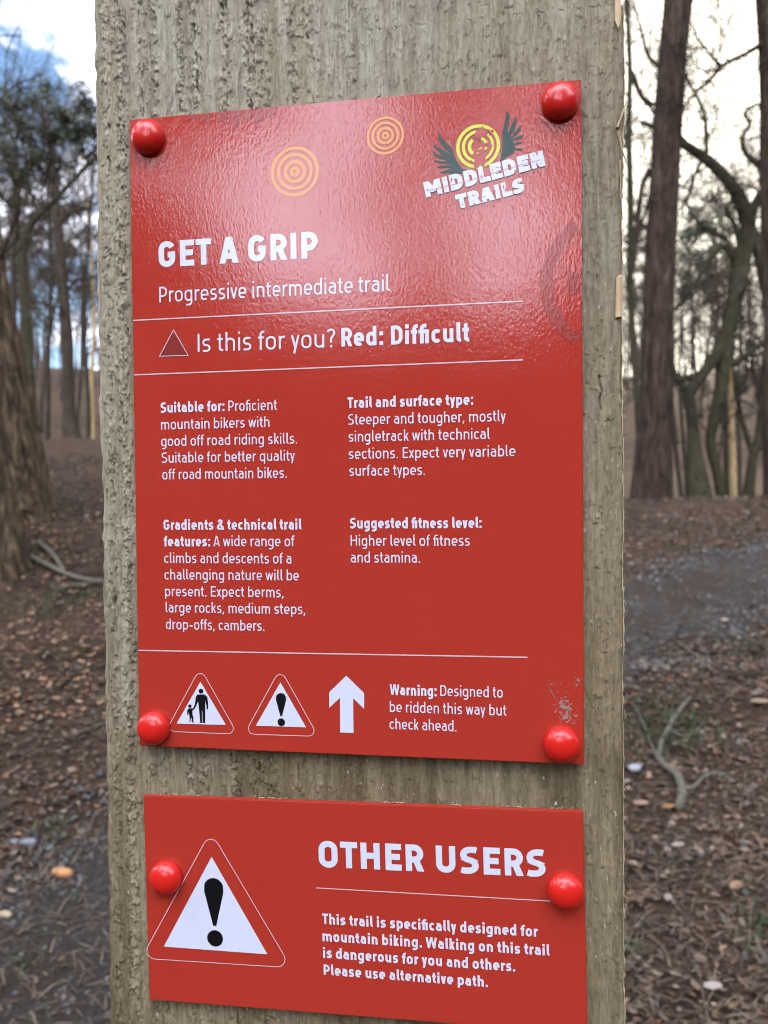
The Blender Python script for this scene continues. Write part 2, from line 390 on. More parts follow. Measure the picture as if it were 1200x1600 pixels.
# ------------------------------------------------------------------ timber post (front face at y = 0.0045, sign plane y = 0)
PX0, PX1 = -0.0200, 0.2258
def make_post():
    root = empty('timber_post', ((PX0 + PX1) / 2, 0.07, 0), 'broad weathered sawn timber post carrying both red signs on its rough grey face', 'post')
    rg = np.random.default_rng(3)
    nx = 600; u = np.linspace(0, PX1 - PX0, nx) * 1000
    zz = np.r_[np.linspace(-0.35, 1.09, 60, endpoint=False), np.linspace(1.09, 1.68, 1300), np.linspace(1.682, 1.95, 60)]
    v = (zz * 1000)
    nz = len(zz)
    H = np.zeros((nz, nx)); du = u[1] - u[0]
    # flow warp so the grain wanders a little
    UU, VV = np.meshgrid(u, v)
    wv = UU + 3.0 * (fbm(VV / 90, UU / 60, 2, 4) - .4)
    low = (fbm(wv / 9.0, VV / 160, 3, 1) - .45) * 0.7 + (fbm(wv / 1.3, VV / 14, 3, 2) - .45) * 0.6 + (fbm(wv / .8, VV / 4.0, 2, 6) - .4) * 0.35
    H += low
    # rough bands of torn grain, dying out to the right
    bands = [6, 13.5, 24, 31, 44, 51, 66, 78, 85, 99, 108, 126]
    Rw = np.zeros(nx)
    for c in bands: Rw += rg.uniform(.6, 1.2) * np.exp(-((u - c) / rg.uniform(1.6, 3.4)) ** 2)
    Rw = np.clip(Rw, 0, 1) * np.clip((175 - u) / 110, 0.12, 1)
    dens = Rw + 0.10 + 0.10 * (u > 110)
    cdf = np.cumsum(dens); cdf /= cdf[-1]
    dz = 590 / 1300.
    z_lo, z_hi = 60, 1360
    def stamp(n, wr, lr, hr, fine=False):
        for k in range(n):
            i = int(np.searchsorted(cdf, rg.random())) if not fine else int(rg.integers(0, nx))
            r = Rw[i]
            w = rg.uniform(*wr); l = rg.uniform(*lr); h = rg.uniform(*hr) * (0.45 + 0.75 * r)
            wi = max(2, int(w / du)); li = max(4, int(l / dz)); j = int(rg.integers(z_lo, z_hi))
            i0, i1 = max(0, i - wi // 2), min(nx, i + wi // 2 + 1); j0, j1 = max(0, j), min(nz, j + li)
            if i1 - i0 < 2 or j1 - j0 < 3: continue
            tj = np.arange(j0, j1)[:, None]; ti = np.arange(i0, i1)[None]
            tip = j + li * 0.35 * rg.random(i1 - i0)[None] * (rg.random(i1 - i0)[None] < .8)
            t = (j + li - tj) / (li * 1.0)                 # 0 at the rooted top .. 1 at the loose lower tip
            e = np.abs((ti - (i + rg.uniform(-.3, .3) * wi)) / (wi / 2 + .5))
            prof_ = h * np.clip(t, 0, 1) ** 1.5 * (1 - 0.35 * e ** 4)
            prof_ = np.where(tj < tip, 0, prof_)
            base = H[j0:j1, i0:i1]
            b0 = np.minimum(base, low[j0:j1, i0:i1] + 0.5)
            H[j0:j1, i0:i1] = np.maximum(base, b0 + prof_)
    stamp(4200, (1.0, 3.2), (3, 11), (0.7, 1.7))
    stamp(9000, (0.7, 1.8), (1.5, 5), (0.4, 1.1))
    stamp(11000, (0.5, 1.1), (1.5, 6.0), (0.3, 0.8), True)
    # cracks along the grain at the torn bands, and short cross cracks
    for k in range(900):
        i = int(np.searchsorted(cdf, rg.random())); j = int(rg.integers(z_lo, z_hi)); l = int(rg.uniform(2, 12) / dz)
        dep = rg.uniform(.8, 2.2) * (.35 + .8 * Rw[i]); x = float(i)
        for q in range(j, min(nz, j + l)):
            x += rg.normal(0, .22); ii = int(round(x))
            if 1 <= ii < nx - 1: H[q, ii] -= dep; H[q, ii + 1] -= dep * .5
    for k in range(420):
        i = int(np.searchsorted(cdf, rg.random())); j = int(rg.integers(z_lo, z_hi)); l = int(rg.uniform(1, 4) / du)
        y = float(j)
        for q in range(i, min(nx, i + l)):
            y += rg.normal(0, .35); jj = int(round(y))
            if 1 <= jj < nz - 1: H[jj, q] -= rg.uniform(.2, .5)
    # long check near the right edge
    for (x0, za, zb, dp) in ((236.5, 1.437, 1.452, 1.6), (229.5, 1.53, 1.54, .9)):
        for q in np.nonzero((zz > za) & (zz < zb))[0]:
            ii = int((x0 + .4 * math.sin(q * .3)) / du); H[q, ii] -= dp; H[q, ii + 1] -= dp
    H = np.clip(H, -2.6, 1.7)
    # sunk flat where the boards sit tight against the face
    lx = PX0 + 0.0008 * (vnoise(zz * 40, zz * 0, 8) - .5) + 0.0006 * (vnoise(zz * 210, zz * 0, 18) - .5) * 2 - 0.0009 * np.clip((zz - 1.42) * 60, 0, 1) * np.clip((1.53 - zz) * 60, 0, 1)
    rx = PX1 + 0.0005 * (vnoise(zz * 60, zz * 0, 28) - .5) + 0.0004 * (vnoise(zz * 420, zz * 0, 38) - .5) - 0.0022 * (zz > 1.612) - 0.001 * np.clip((1.56 - zz) * 30, 0, 1)
    X = lx[:, None] + (rx - lx)[:, None] * (u / u[-1])[None]
    Y = 0.0050 - H * 0.85 / 1000.
    rnd = np.minimum(u, u[-1] - u)
    Y += np.where(rnd < 2.0, ((2.0 - rnd) / 2.0) ** 2 * 0.0012, 0)[None]
    # side and back columns
    Xs = [lx, lx, rx, rx]
    def col(xv, yv): return np.stack([xv, np.full(nz, yv), zz], -1)
    left = [col(lx, 0.13), col(lx, 0.03)]; right = [col(rx, 0.03), col(rx, 0.13)]
    grid = np.concatenate([np.stack(left, 1), np.stack([X, Y, np.repeat(zz[:, None], nx, 1)], -1), np.stack(right, 1)], 1)
    n2 = grid.shape[1]
    idx = np.arange(nz * n2).reshape(nz, n2)
    F = np.stack([idx[:-1, :-1], idx[:-1, 1:], idx[1:, 1:], idx[1:, :-1]], -1).reshape(-1, 4)
    back = np.stack([idx[:-1, -1], idx[:-1, 0], idx[1:, 0], idx[1:, -1]], -1)
    F = np.concatenate([F, back])
    me = bpy.data.meshes.new('timber_body')
    me.vertices.add(nz * n2); me.vertices.foreach_set('co', grid.reshape(-1).astype(np.float32))
    me.loops.add(len(F) * 4); me.loops.foreach_set('vertex_index', F.reshape(-1).astype(np.int32))
    me.polygons.add(len(F)); me.polygons.foreach_set('loop_start', np.arange(0, len(F) * 4, 4, dtype=np.int32))
    me.polygons.foreach_set('loop_total', np.full(len(F), 4, np.int32))
    me.update(calc_edges=True); me.validate()
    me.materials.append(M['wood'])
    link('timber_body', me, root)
    # cap of the post (outside the picture) closes the top
    mb = MB(); mb.add([(PX0, .006, 1.9495), (PX1, .006, 1.9495), (PX1, .13, 1.9495), (PX0, .13, 1.9495)], [(0, 1, 2, 3)])
    mb.build('end_grain', M['wood'], root)
    # bare torn patches on the right arris
    def patch(pts, depth, name='bare_patch'):
        mb = MB(); n = len(pts)
        f = [(x, depth + .0004 * math.sin(i * 2.1), z) for i, (x, z) in enumerate(pts)]; b = [(x, 0.0075, z) for x, z in pts]
        mb.add(f + b, [tuple(range(n - 1, -1, -1))] + [(i, (i + 1) % n, (i + 1) % n + n, i + n) for i in range(n)])
        mb.build(name, M['bare'], root)
    def uvp(L): return [(a / 1000, ZT - b / 1000) for a, b in L]
    patch(uvp([(221.6, -70), (224.8, -70), (224.3, -25), (223.4, -22), (221.9, -26)]), 0.0036)
    patch(uvp([(222.2, 84.6), (224.0, 83.2), (224.7, 84), (224.5, 101.4), (221.7, 101.8), (221.9, 92)]), 0.0036)
    # splinters lifting off the edge
    def splinter(pts, r):
        mb = MB(); tube(mb, pts, np.linspace(r, r * .35, len(pts)), 5, flat=.5); mb.build('splinter', M['bare'], root)
    def s3(a, b, y): return V(a / 1000, y, ZT - b / 1000)
    splinter([s3(222.8, 20, .0040), s3(224.8, 14.5, .0032), s3(227.0, 8.5, .0028)], .0013)
    splinter([s3(223.2, 22, .0042), s3(224.6, 30, .0034), s3(226.3, 35.5, .003)], .0011)
    splinter([s3(224.0, 34, .0046), s3(224.3, 50, .0042), s3(224.9, 60, .004)], .0008)
    # hairy fibres standing off both edges and the face
    mb = MB()
    for k in range(150):
        v0 = rg.uniform(-50, 430); side = rg.random()
        if side < .55: a, dr = 224.9, 1
        elif side < .75: a, dr = -16.6, -1
        else: a, dr = rg.choice([rg.uniform(-14, 0), rg.uniform(209, 223)]), rg.choice([-1, 1])
        l = rg.uniform(.8, 3.2); p0 = s3(a, v0, .0042); p1 = s3(a + dr * l * .5 * rg.random(), v0 + l * rg.choice([-1, 1]) * .8, .0042 - rg.uniform(.0002, .0014))
        tube(mb, [p0, (p0 + p1) / 2 + rg.normal(0, .0002, 3), p1], [.00012, .0001, .00005], 3)
    for k in range(46):      # crumbs of sawdust and fibre caught on the lower board's top edge
        u0 = float(rg.choice([15, 19, 33, 62, 66, 120, 150, 176, 197])) + rg.normal(0, 4); l = rg.uniform(.6, 2.2); an = rg.uniform(-.5, 1.2)
        v0 = 320.9 - (u0 - 1.6) * .0157; p0 = s3(u0, v0 - .1, .0022); p1 = s3(u0 + l * math.cos(an), v0 - .15 - l * abs(math.sin(an)), .0014 + rg.uniform(-.001, .001))
        tube(mb, [p0, (p0 + p1) / 2, p1], [.0002, .00022, .0001], 4)
    tag(mb.build('loose_fibres', M['bare'], root), kind='stuff')
    # the sun-caught frayed arris
    mb = MB(); zs = np.linspace(1.08, 1.66, 500)
    xs = np.interp(zs, zz, rx) + 0.0001
    off = 0.0004 * vnoise(zs * 500, zs * 0, 50)
    vs = []
    for z, x, o in zip(zs, xs, off): vs += [(x - .0003, .0056, z), (x + o, .0062, z), (x - .0004, .0075, z)]
    mb.add(vs, [(3 * i + j, 3 * i + j + 1, 3 * i + j + 4, 3 * i + j + 3) for i in range(499) for j in range(2)])
    mb.build('frayed_edge', M['bare'], root)

def tube(mb, pts, radii, sides=8, flat=1.0, rough=0.0, col=None, seed=0, cap=True, ridge=0.0):
    P = np.array([np.asarray(p, float) for p in pts]); n = len(P)
    T = np.gradient(P, axis=0); T /= np.maximum(np.linalg.norm(T, axis=1), 1e-9)[:, None]
    ref = V(1, 0, 0) if abs(T[0][0]) < .8 else V(0, 1, 0)
    a = np.cross(T[0], ref); a /= np.linalg.norm(a)
    ang = np.arange(sides) / sides * 2 * np.pi
    vs = np.empty((n, sides, 3)); S = np.r_[0, np.cumsum(np.linalg.norm(np.diff(P, axis=0), axis=1))]
    for i in range(n):
        a = a - T[i] * (a @ T[i]); a /= max(np.linalg.norm(a), 1e-9); b = np.cross(T[i], a)
        r = radii[i]
        rr = r * (1 + rough * (2 * vnoise(np.cos(ang) * 2 + seed * 7.3 + 20, np.sin(ang) * 2 + S[i] * .55 / (float(np.mean(radii)) * 3 + .01) + 20, 3) - 1)) if rough else np.full(sides, r)
        if ridge: rr = rr * (1 + ridge * (vnoise(np.arange(sides) / sides * 26, S[i] * 1.6 + seed, 6) - .5) + ridge * 1.2 * (vnoise(np.arange(sides) / sides * 9, S[i] * .6 + seed, 7) - .5))
        vs[i] = P[i] + (np.cos(ang) * rr)[:, None] * a + (np.sin(ang) * rr * flat)[:, None] * b
    idx = np.arange(n * sides).reshape(n, sides)
    F = np.stack([idx[:-1], np.roll(idx, -1, 1)[:-1], np.roll(idx, -1, 1)[1:], idx[1:]], -1).reshape(-1, 4).tolist()
    if cap and sides > 3: F.append(list(range(sides - 1, -1, -1))); F.append((idx[-1]).tolist())
    mb.add(vs.reshape(-1, 3), F, col)
make_post()
# ------------------------------------------------------------------ signs: drawn lettering in a plain engineering sans
def arc(cx, cy, rx, ry, a0, a1, n=9):
    return [(cx + rx * math.cos(R(a)), cy + ry * math.sin(R(a))) for a in np.linspace(a0, a1, n)]
def stad(x0, y0, x1, y1, q=0.98):
    rx = (x1 - x0) / 2; ry = min((y1 - y0) / 2, rx * q); cx = (x0 + x1) / 2
    return arc(cx, y1 - ry, rx, ry, 0, 180, 12) + arc(cx, y0 + ry, rx, ry, 180, 360, 12)
def glyph(c, s):
    """centre-line strokes on cap height 1: ('P', pts, closed) constant-width line, ('D', x0,y0,x1,y1) diagonal cut level"""
    h = s / 2; k = (s - .14) * .55; X = .72 + .15 * max(0, s - .14); A = 1.03; S = []; sbl = sbr = .085
    P = lambda pts, cl=False: S.append(('P', pts, cl)); D = lambda *a: S.append(('D', *a))
    ln = lambda x0, y0, x1, y1: S.append(('P', [(x0, y0), (x1, y1)], False))
    if c == ' ': return [], .27, 0, 0
    if c in 'nhmr':
        w = .52 + k; rx = (w - s) / 2; ry = rx * .92
        if c == 'm': w = .84 + 1.7 * k; rx = (w - s) / 4; ry = rx * 1.0
        ln(h, 0, h, A if c == 'h' else X)
        if c == 'r':
            w = .335 + k * .8; sbr = .02; rr = .20
            P(arc(h + rr, X - h - .22, rr, .22, 178, 90, 7) + [(w, X - h)])
        elif c == 'm':
            for q in (0, 1): P(arc(h + rx + 2 * rx * q, X - h - ry, rx, ry, 180, 0, 11) + [(h + 2 * rx * (q + 1), 0)])
        else: P(arc(w / 2, X - h - ry, rx, ry, 180, 0, 12) + [(w - h, 0)])
    elif c == 'u':
        w = .52 + k; rx = (w - s) / 2; ry = rx * .92
        P([(h, X)] + arc(w / 2, h + ry, rx, ry, 180, 360, 12)); ln(w - h, 0, w - h, X)
    elif c == 'o': w = .54 + k; P(stad(h, h - .008, w - h, X - h + .008), True); sbl = sbr = .07
    elif c in 'bdpqg':
        w = .535 + k; P(stad(h, h - .006, w - h, X - h + .006), True); sbl, sbr = (.085, .065) if c in 'bp' else (.065, .085)
        if c == 'b': ln(h, 0, h, A)
        if c == 'd': ln(w - h, 0, w - h, A)
        if c == 'p': ln(h, -.25, h, X)
        if c == 'q': ln(w - h, -.25, w - h, X)
        if c == 'g': r = .17; P([(w - h, X), (w - h, -.03)] + arc(w - h - r, -.03 - 0, r, .22 - h + .04, 0, -90, 8) + [(.09, -.22 + .0 - .03 + h - .0 + .0)][0:0] + [(.09, -.03 - (.22 - h + .04))])
    elif c == 'c':
        w = .47 + k; rx = (w - s) / 2 + .02; ry = rx * .95; cx = h + rx; sbl, sbr = .07, .04
        P(arc(cx, X - h - ry, rx, ry, 35, 180) + arc(cx, h + ry, rx, ry, 180, 325))
    elif c == 'e':
        w = .53 + k; rx = (w - s) / 2; ry = rx * .95; sbl, sbr = .07, .06; m = X / 2 - .02
        P([(h * .9, m), (w - h, m)] + arc(w / 2, X - h - ry, rx, ry, 0, 180) + arc(w / 2, h + ry, rx, ry, 180, 312))
    elif c == 'a':
        w = .50 + k; r = .17; bt = .445; ry = (bt - h) / 2; sbl = .06
        P([(w - h, 0), (w - h, X - h - r)] + arc(w - h - r, X - h - r, r, r, 0, 90, 7) + [(.085, X - h)])
        P([(w - h, bt)] + arc(h + ry * .95, h + ry, ry * .95, ry, 90, 270, 10) + [(w - h, h)])
    elif c == 's':
        w = .46 + k; m = X / 2; ry = (X - h - m) / 2; rx = ry * 1.0; sbl = sbr = .06
        P([(w - .05, X - h)] + arc(h + rx, X - h - ry, rx, ry, 90, 270, 9) + arc(w - h - rx, h + ry, rx, ry, 90, -90, 9) + [(.035, h)])
    elif c in 'iI1':
        w = s; ln(h, 0, h, 1 if c == 'I' else X)
        if c == 'i': t = 1.03; ln(h, max(X + .06, t - s * 1.05), h, t)
    elif c == 'l': w = .215 + k * .9; r = .13; P([(h, A), (h, h + r)] + arc(h + r, h + r, r, r, 180, 270, 7) + [(w, h)]); sbr = .04
    elif c == 't':
        w = .34 + k; x = .085 + h; r = .14; P([(x, .95), (x, h + r)] + arc(x + r, h + r, r, r, 180, 270, 7) + [(w, h)]); ln(0, X - h, w - .01, X - h); sbl = .025; sbr = .04
    elif c in 'f\ufb01':
        w = .34 + k; x = .085 + h; r = .15; P([(x, 0), (x, A - h - r)] + arc(x + r, A - h - r, r, r, 180, 90, 7) + [(w + .01, A - h)]); sbl = .025; sbr = .015
        if c == 'f': ln(0, X - h, w - .02, X - h)
        else:
            w = .50 + 1.9 * k; P([(0, X - h), (w - h, X - h), (w - h, 0)]); sbr = .085
            S[0] = ('P', S[0][1][:-1] + [(w - h * 1.2, A - h)], False)
    elif c == 'k': w = .47 + k; ln(h, 0, h, A); D(h, .22, w - h * 1.35, X); D(w * .42, .42, w - h * 1.25, 0); sbr = .015
    elif c in 'vyxw':
        hh = h * 1.12; w = .48 + k * 1.2; sbl = sbr = .015
        if c == 'v': D(hh, X, w / 2, 0); D(w - hh, X, w / 2, 0)
        if c == 'x': D(hh, X, w - hh, 0); D(w - hh, X, hh, 0)
        if c == 'y': D(hh, X, w / 2 + .01, 0); D(w - hh, X, w * .5 - (w * .5 - hh) * .36, -.25)
        if c == 'w':
            w = .78 + 1.9 * k; a = w * .29; D(hh, X, a, 0); D(w / 2, X, a, 0); D(w / 2, X, w - a, 0); D(w - hh, X, w - a, 0)
    elif c in 'AVW':
        hh = h * 1.08; w = .68 + k * 1.2; sbl = sbr = .01
        if c == 'A': D(hh, 0, w / 2 - h * .12, 1); D(w - hh, 0, w / 2 + h * .12, 1); ln(w * .2, .17 + h, w * .8, .17 + h)
        if c == 'W': w = 1.0 + 2 * k; a = w * .27; D(hh, 1, a, 0); D(w / 2, 1, a, 0); D(w / 2, 1, w - a, 0); D(w - hh, 1, w - a, 0)
    elif c == 'D': w = .60 + k; r = .25; P([(h, h), (w - h - r, h)] + arc(w - h - r, h + r, r, r, -90, 0, 8) + arc(w - h - r, 1 - h - r, r, r, 0, 90, 8) + [(h, 1 - h)], True); sbr = .065
    elif c == 'E': w = .50 + k; P([(w, 1 - h), (h, 1 - h), (h, h), (w, h)]); ln(h, .51, w - .05, .51); sbr = .05
    elif c == 'L': w = .48 + k; P([(h, 1), (h, h), (w, h)]); sbr = .02
    elif c == 'G':
        w = .60 + k; rx = (w - s) / 2; ry = rx * .98; P(arc(w / 2, 1 - h - ry, rx, ry, 22, 180) + arc(w / 2, h + ry, rx, ry, 180, 360, 12) + [(w - h, .475), (w * .55, .475)]); sbl = .07
    elif c == 'H': w = .62 + k; ln(h, 0, h, 1); ln(w - h, 0, w - h, 1); ln(h, .51, w - h, .51)
    elif c == 'N': w = .63 + k; hh = h * 1.08; ln(h, 0, h, 1); ln(w - h, 0, w - h, 1); D(hh, 1, w - hh, 0)
    elif c == 'M': w = .76 + 1.6 * k; hh = h * 1.05; ln(h, 0, h, 1); ln(w - h, 0, w - h, 1); D(hh, 1, w / 2, .25); D(w - hh, 1, w / 2, .25)
    elif c == 'O': w = .62 + k; P(stad(h, h - .008, w - h, 1 - h + .008), True); sbl = sbr = .07
    elif c in 'PR':
        w = .56 + k; m = .40 if c == 'P' else .44; ry = (1 - h - m) / 2; rx = ry * .95
        ln(h, 0, h, 1); P([(h, 1 - h)] + arc(w - h - rx, m + ry, rx, ry, 90, -90, 12) + [(h, m)]); sbr = .04
        if c == 'R': D(w * .56, .44, w - h * .95, 0)
    elif c == 'S':
        w = .57 + k; m = .505; ry = (1 - h - m) / 2; ry2 = (m - h) / 2; rx = .23; sbl = sbr = .055
        P([(w - .07, 1 - h - .02), (w - .14, 1 - h)] + arc(h + rx, 1 - h - ry, rx, ry, 90, 270, 10) + arc(w - h - rx, h + ry2, rx, ry2, 90, -90, 10) + [(.13, h), (.035, h + .03)])
    elif c == 'T': w = .54 + k; ln(w / 2, 0, w / 2, 1); ln(0, 1 - h, w, 1 - h); sbl = sbr = .015
    elif c == 'U': w = .61 + k; rx = (w - s) / 2; P([(h, 1)] + arc(w / 2, h + rx * .98, rx, rx * .98, 180, 360, 13) + [(w - h, 1)])
    elif c == '&':
        w = .70 + k; D(.19 + h, .70, w - h, 0)
        P(arc(.33, .80 - h * .3, .155, .20 - h * .7, 205, -35, 14) + [(.36, .58), (.2, .46)] + arc(.06 + .20, .25, .20, .25 - h, 115, 275, 11) + arc(.30, .33, .30, .33 - h, -80, 5, 6)); sbr = .03
    elif c == '?': w = .46 + k; rx = (w - s) / 2; P(arc(w / 2, 1 - h - rx, rx, rx, 170, -35, 12) + [(w / 2, .46), (w / 2, .25)]); ln(w / 2, 0, w / 2, s * 1.05); sbl = sbr = .04
    elif c in '.:': w = s; ln(h, 0, h, s * 1.05); (c == ':') and ln(h, X - s * 1.05, h, X)
    elif c == ',': w = s; D(h + .01, s * 1.05, h - .05, -.13)
    elif c == '-': w = .34; ln(0, .36, w, .36)
    else: raise ValueError(c)
    return S, w, sbl, sbr

class Print(MB):
    """flat printed shapes in sign millimetres (u right, v down), laid a hair in front of the board"""
    def __init__(s, level=0): super().__init__(); s.lv = level; s.k = 0
    def depth(s): s.k += 1; return -(0.00010 + 0.00010 * s.lv + 0.000007 * (s.k % 11))
    def poly(s, pts):
        y = s.depth(); a = sum(pts[i - 1][0] * pts[i][1] - pts[i][0] * pts[i - 1][1] for i in range(len(pts)))
        pts = pts[::-1] if a > 0 else pts        # v is down: keep the normal towards -Y
        s.add([(u / 1000, y, -v / 1000) for u, v in pts], [tuple(range(len(pts)))])
    def strip(s, A, B):
        y = s.depth(); n = len(A); vs = []
        for i, ((u, v), (p, q)) in enumerate(zip(A, B)):
            yy = y - 4e-7 * i; vs += [(u / 1000, yy, -v / 1000), (p / 1000, yy, -q / 1000)]
        (u0, v0), (u1, v1), (p0, q0) = A[0], A[1], B[0]
        flip = (u1 - u0) * (q0 - v0) - (v1 - v0) * (p0 - u0) > 0
        F = [(2 * i, 2 * i + 2, 2 * i + 3, 2 * i + 1) for i in range(n - 1)]
        s.add(vs, [f[::-1] for f in F] if flip else F)
    def stroke(s, pts, w, closed=False):
        P = [np.array(p, float) for p in pts]
        Q = [P[0]]
        for p in P[1:]:
            if np.linalg.norm(p - Q[-1]) > 1e-4: Q.append(p)
        if closed and np.linalg.norm(Q[0] - Q[-1]) < 1e-4: Q.pop()
        n = len(Q); A = []; B = []
        for i in range(n):
            a = Q[i] - Q[i - 1] if (i > 0 or closed) else Q[1] - Q[0]
            b = Q[(i + 1) % n] - Q[i] if (i < n - 1 or closed) else Q[-1] - Q[-2]
            a = a / np.linalg.norm(a); b = b / np.linalg.norm(b); t = a + b; t = t / np.linalg.norm(t)
            nn = np.array([-t[1], t[0]]); c = max(.35, nn @ np.array([-a[1], a[0]])); o = nn * (w / 2 / c)
            A.append(tuple(Q[i] + o)); B.append(tuple(Q[i] - o))
        if closed: A.append(A[0]); B.append(B[0])
        s.strip(A, B)
    def ring(s, cx, cy, r0, r1, a0=0, a1=360, n=48, ok=None):
        s.strip([(cx + r1 * math.cos(R(a)), cy + r1 * math.sin(R(a))) for a in np.linspace(a0, a1, n)],
                [(cx + r0 * math.cos(R(a)), cy + r0 * math.sin(R(a))) for a in np.linspace(a0, a1, n)])
    def disc(s, cx, cy, r, n=28): s.poly([(cx + r * math.cos(2 * math.pi * i / n), cy + r * math.sin(2 * math.pi * i / n)) for i in range(n)])
    def text(s, t, u0, v0, u1, v1, cap, w=.14, tf=None, gap=1.0):
        """a run of lettering from (u0,v0) to (u1,v1) on its base line, cap height in mm"""
        G = [glyph(c, w) for c in t]; x = 0; xs = []
        for i, (g, wd, l, r) in enumerate(G):
            if i: x += l * gap
            xs.append(x); x += wd + (r * gap if i < len(G) - 1 else 0)
        L = math.hypot(u1 - u0, v1 - v0); kx = L / x; e = ((u1 - u0) / L, (v1 - v0) / L)
        kw = w * cap
        def m(p, x0): a = (p[0] + x0) * kx; b = p[1] * cap; return (u0 + e[0] * a + e[1] * b, v0 + e[1] * a - e[0] * b)
        for (g, *_), x0 in zip(G, xs):
            for q in g:
                if q[0] == 'P': s.stroke([m(p, x0) for p in q[1]], kw * (kx / cap) ** .4, q[2])
                else:
                    _, a, b, c, d = q; th = math.hypot(c - a, d - b); hw = (w / 2) * th / max(1e-6, abs(d - b)) * .97
                    s.poly([m(p, x0) for p in ((a - hw, b), (a + hw, b), (c + hw, d), (c - hw, d))])
    def build(s, name, mat_, parent): return link(name, s.mesh(name, mat_), parent, True)

def rtri(top, left, right, r, n=7):
    """rounded triangle outline through three corner points, corner radius r"""
    P = [np.array(p, float) for p in (top, right, left)]; out = []
    for i in range(3):
        p, a, b = P[i], P[i - 1], P[(i + 1) % 3]; da = (a - p) / np.linalg.norm(a - p); db = (b - p) / np.linalg.norm(b - p)
        half = math.acos(da @ db) / 2; t = r / math.tan(half); c = p + (da + db) / np.linalg.norm(da + db) * (r / math.sin(half))
        s0 = p + da * t - c; s1 = p + db * t - c; a0 = math.atan2(s0[1], s0[0]); a1 = math.atan2(s1[1], s1[0])
        dlt = (a1 - a0 + math.pi) % (2 * math.pi) - math.pi
        out += [tuple(c + r * np.array([math.cos(a0 + dlt * q), math.sin(a0 + dlt * q)])) for q in np.linspace(0, 1, n)]
    return out

def board(root, w, h, t=0.003):
    import bmesh
    bm = bmesh.new(); bmesh.ops.create_cube(bm, size=1)
    for v in bm.verts: v.co = Vector(((v.co.x + .5) * w, (v.co.y + .5) * t, (v.co.z - .5) * h))
    bmesh.ops.bevel(bm, geom=bm.edges[:], offset=0.00035, segments=2, affect='EDGES')
    me = bpy.data.meshes.new('board'); bm.to_mesh(me); bm.free(); me.materials.append(M['red_board'])
    return link('board', me, root, True)
def cap_mesh():
    prof_ = [(0, -.0072), (.0022, -.0071), (.0042, -.0066), (.0059, -.0057), (.0071, -.0045), (.0078, -.0032), (.00805, -.0022), (.0081, -.0012), (.0078, -.0004), (.0076, .0002)]
    mb = MB(); n = 40; vs = [(0, prof_[0][1], 0)]
    for r, y in prof_[1:]: vs += [(r * math.cos(2 * math.pi * i / n), y, r * math.sin(2 * math.pi * i / n)) for i in range(n)]
    F = [(0, 1 + i, 1 + (i + 1) % n) for i in range(n)]
    for k in range(len(prof_) - 2):
        a = 1 + k * n; b = a + n; F += [(a + i, b + i, b + (i + 1) % n, a + (i + 1) % n) for i in range(n)]
    mb.add(vs, F); return mb.mesh('screw_cap', M['cap'], True)
CAPM = cap_mesh()
def screw_cap(root, u, v, tilt=(0, 0)):
    o = link('screw_cap', CAPM, root, True); o.location = (u / 1000, 0, -v / 1000); o.rotation_euler = (R(tilt[0]), R(random.uniform(0, 360)) * 0, R(tilt[1])); return o
def unpar(u, v, hgt=3.2):
    return u + (172.5 - u) * hgt / 343, v + (178.7 - v) * hgt / 343
def blot(p, c, r, rg, n=14, sx=1.0, sy=1.0):
    a = np.linspace(0, 2 * np.pi, n, endpoint=False); q = r * (0.6 + .8 * rg.random(n))
    p.poly([(c[0] + sx * q[i] * math.cos(a[i]), c[1] + sy * q[i] * math.sin(a[i])) for i in range(n)])

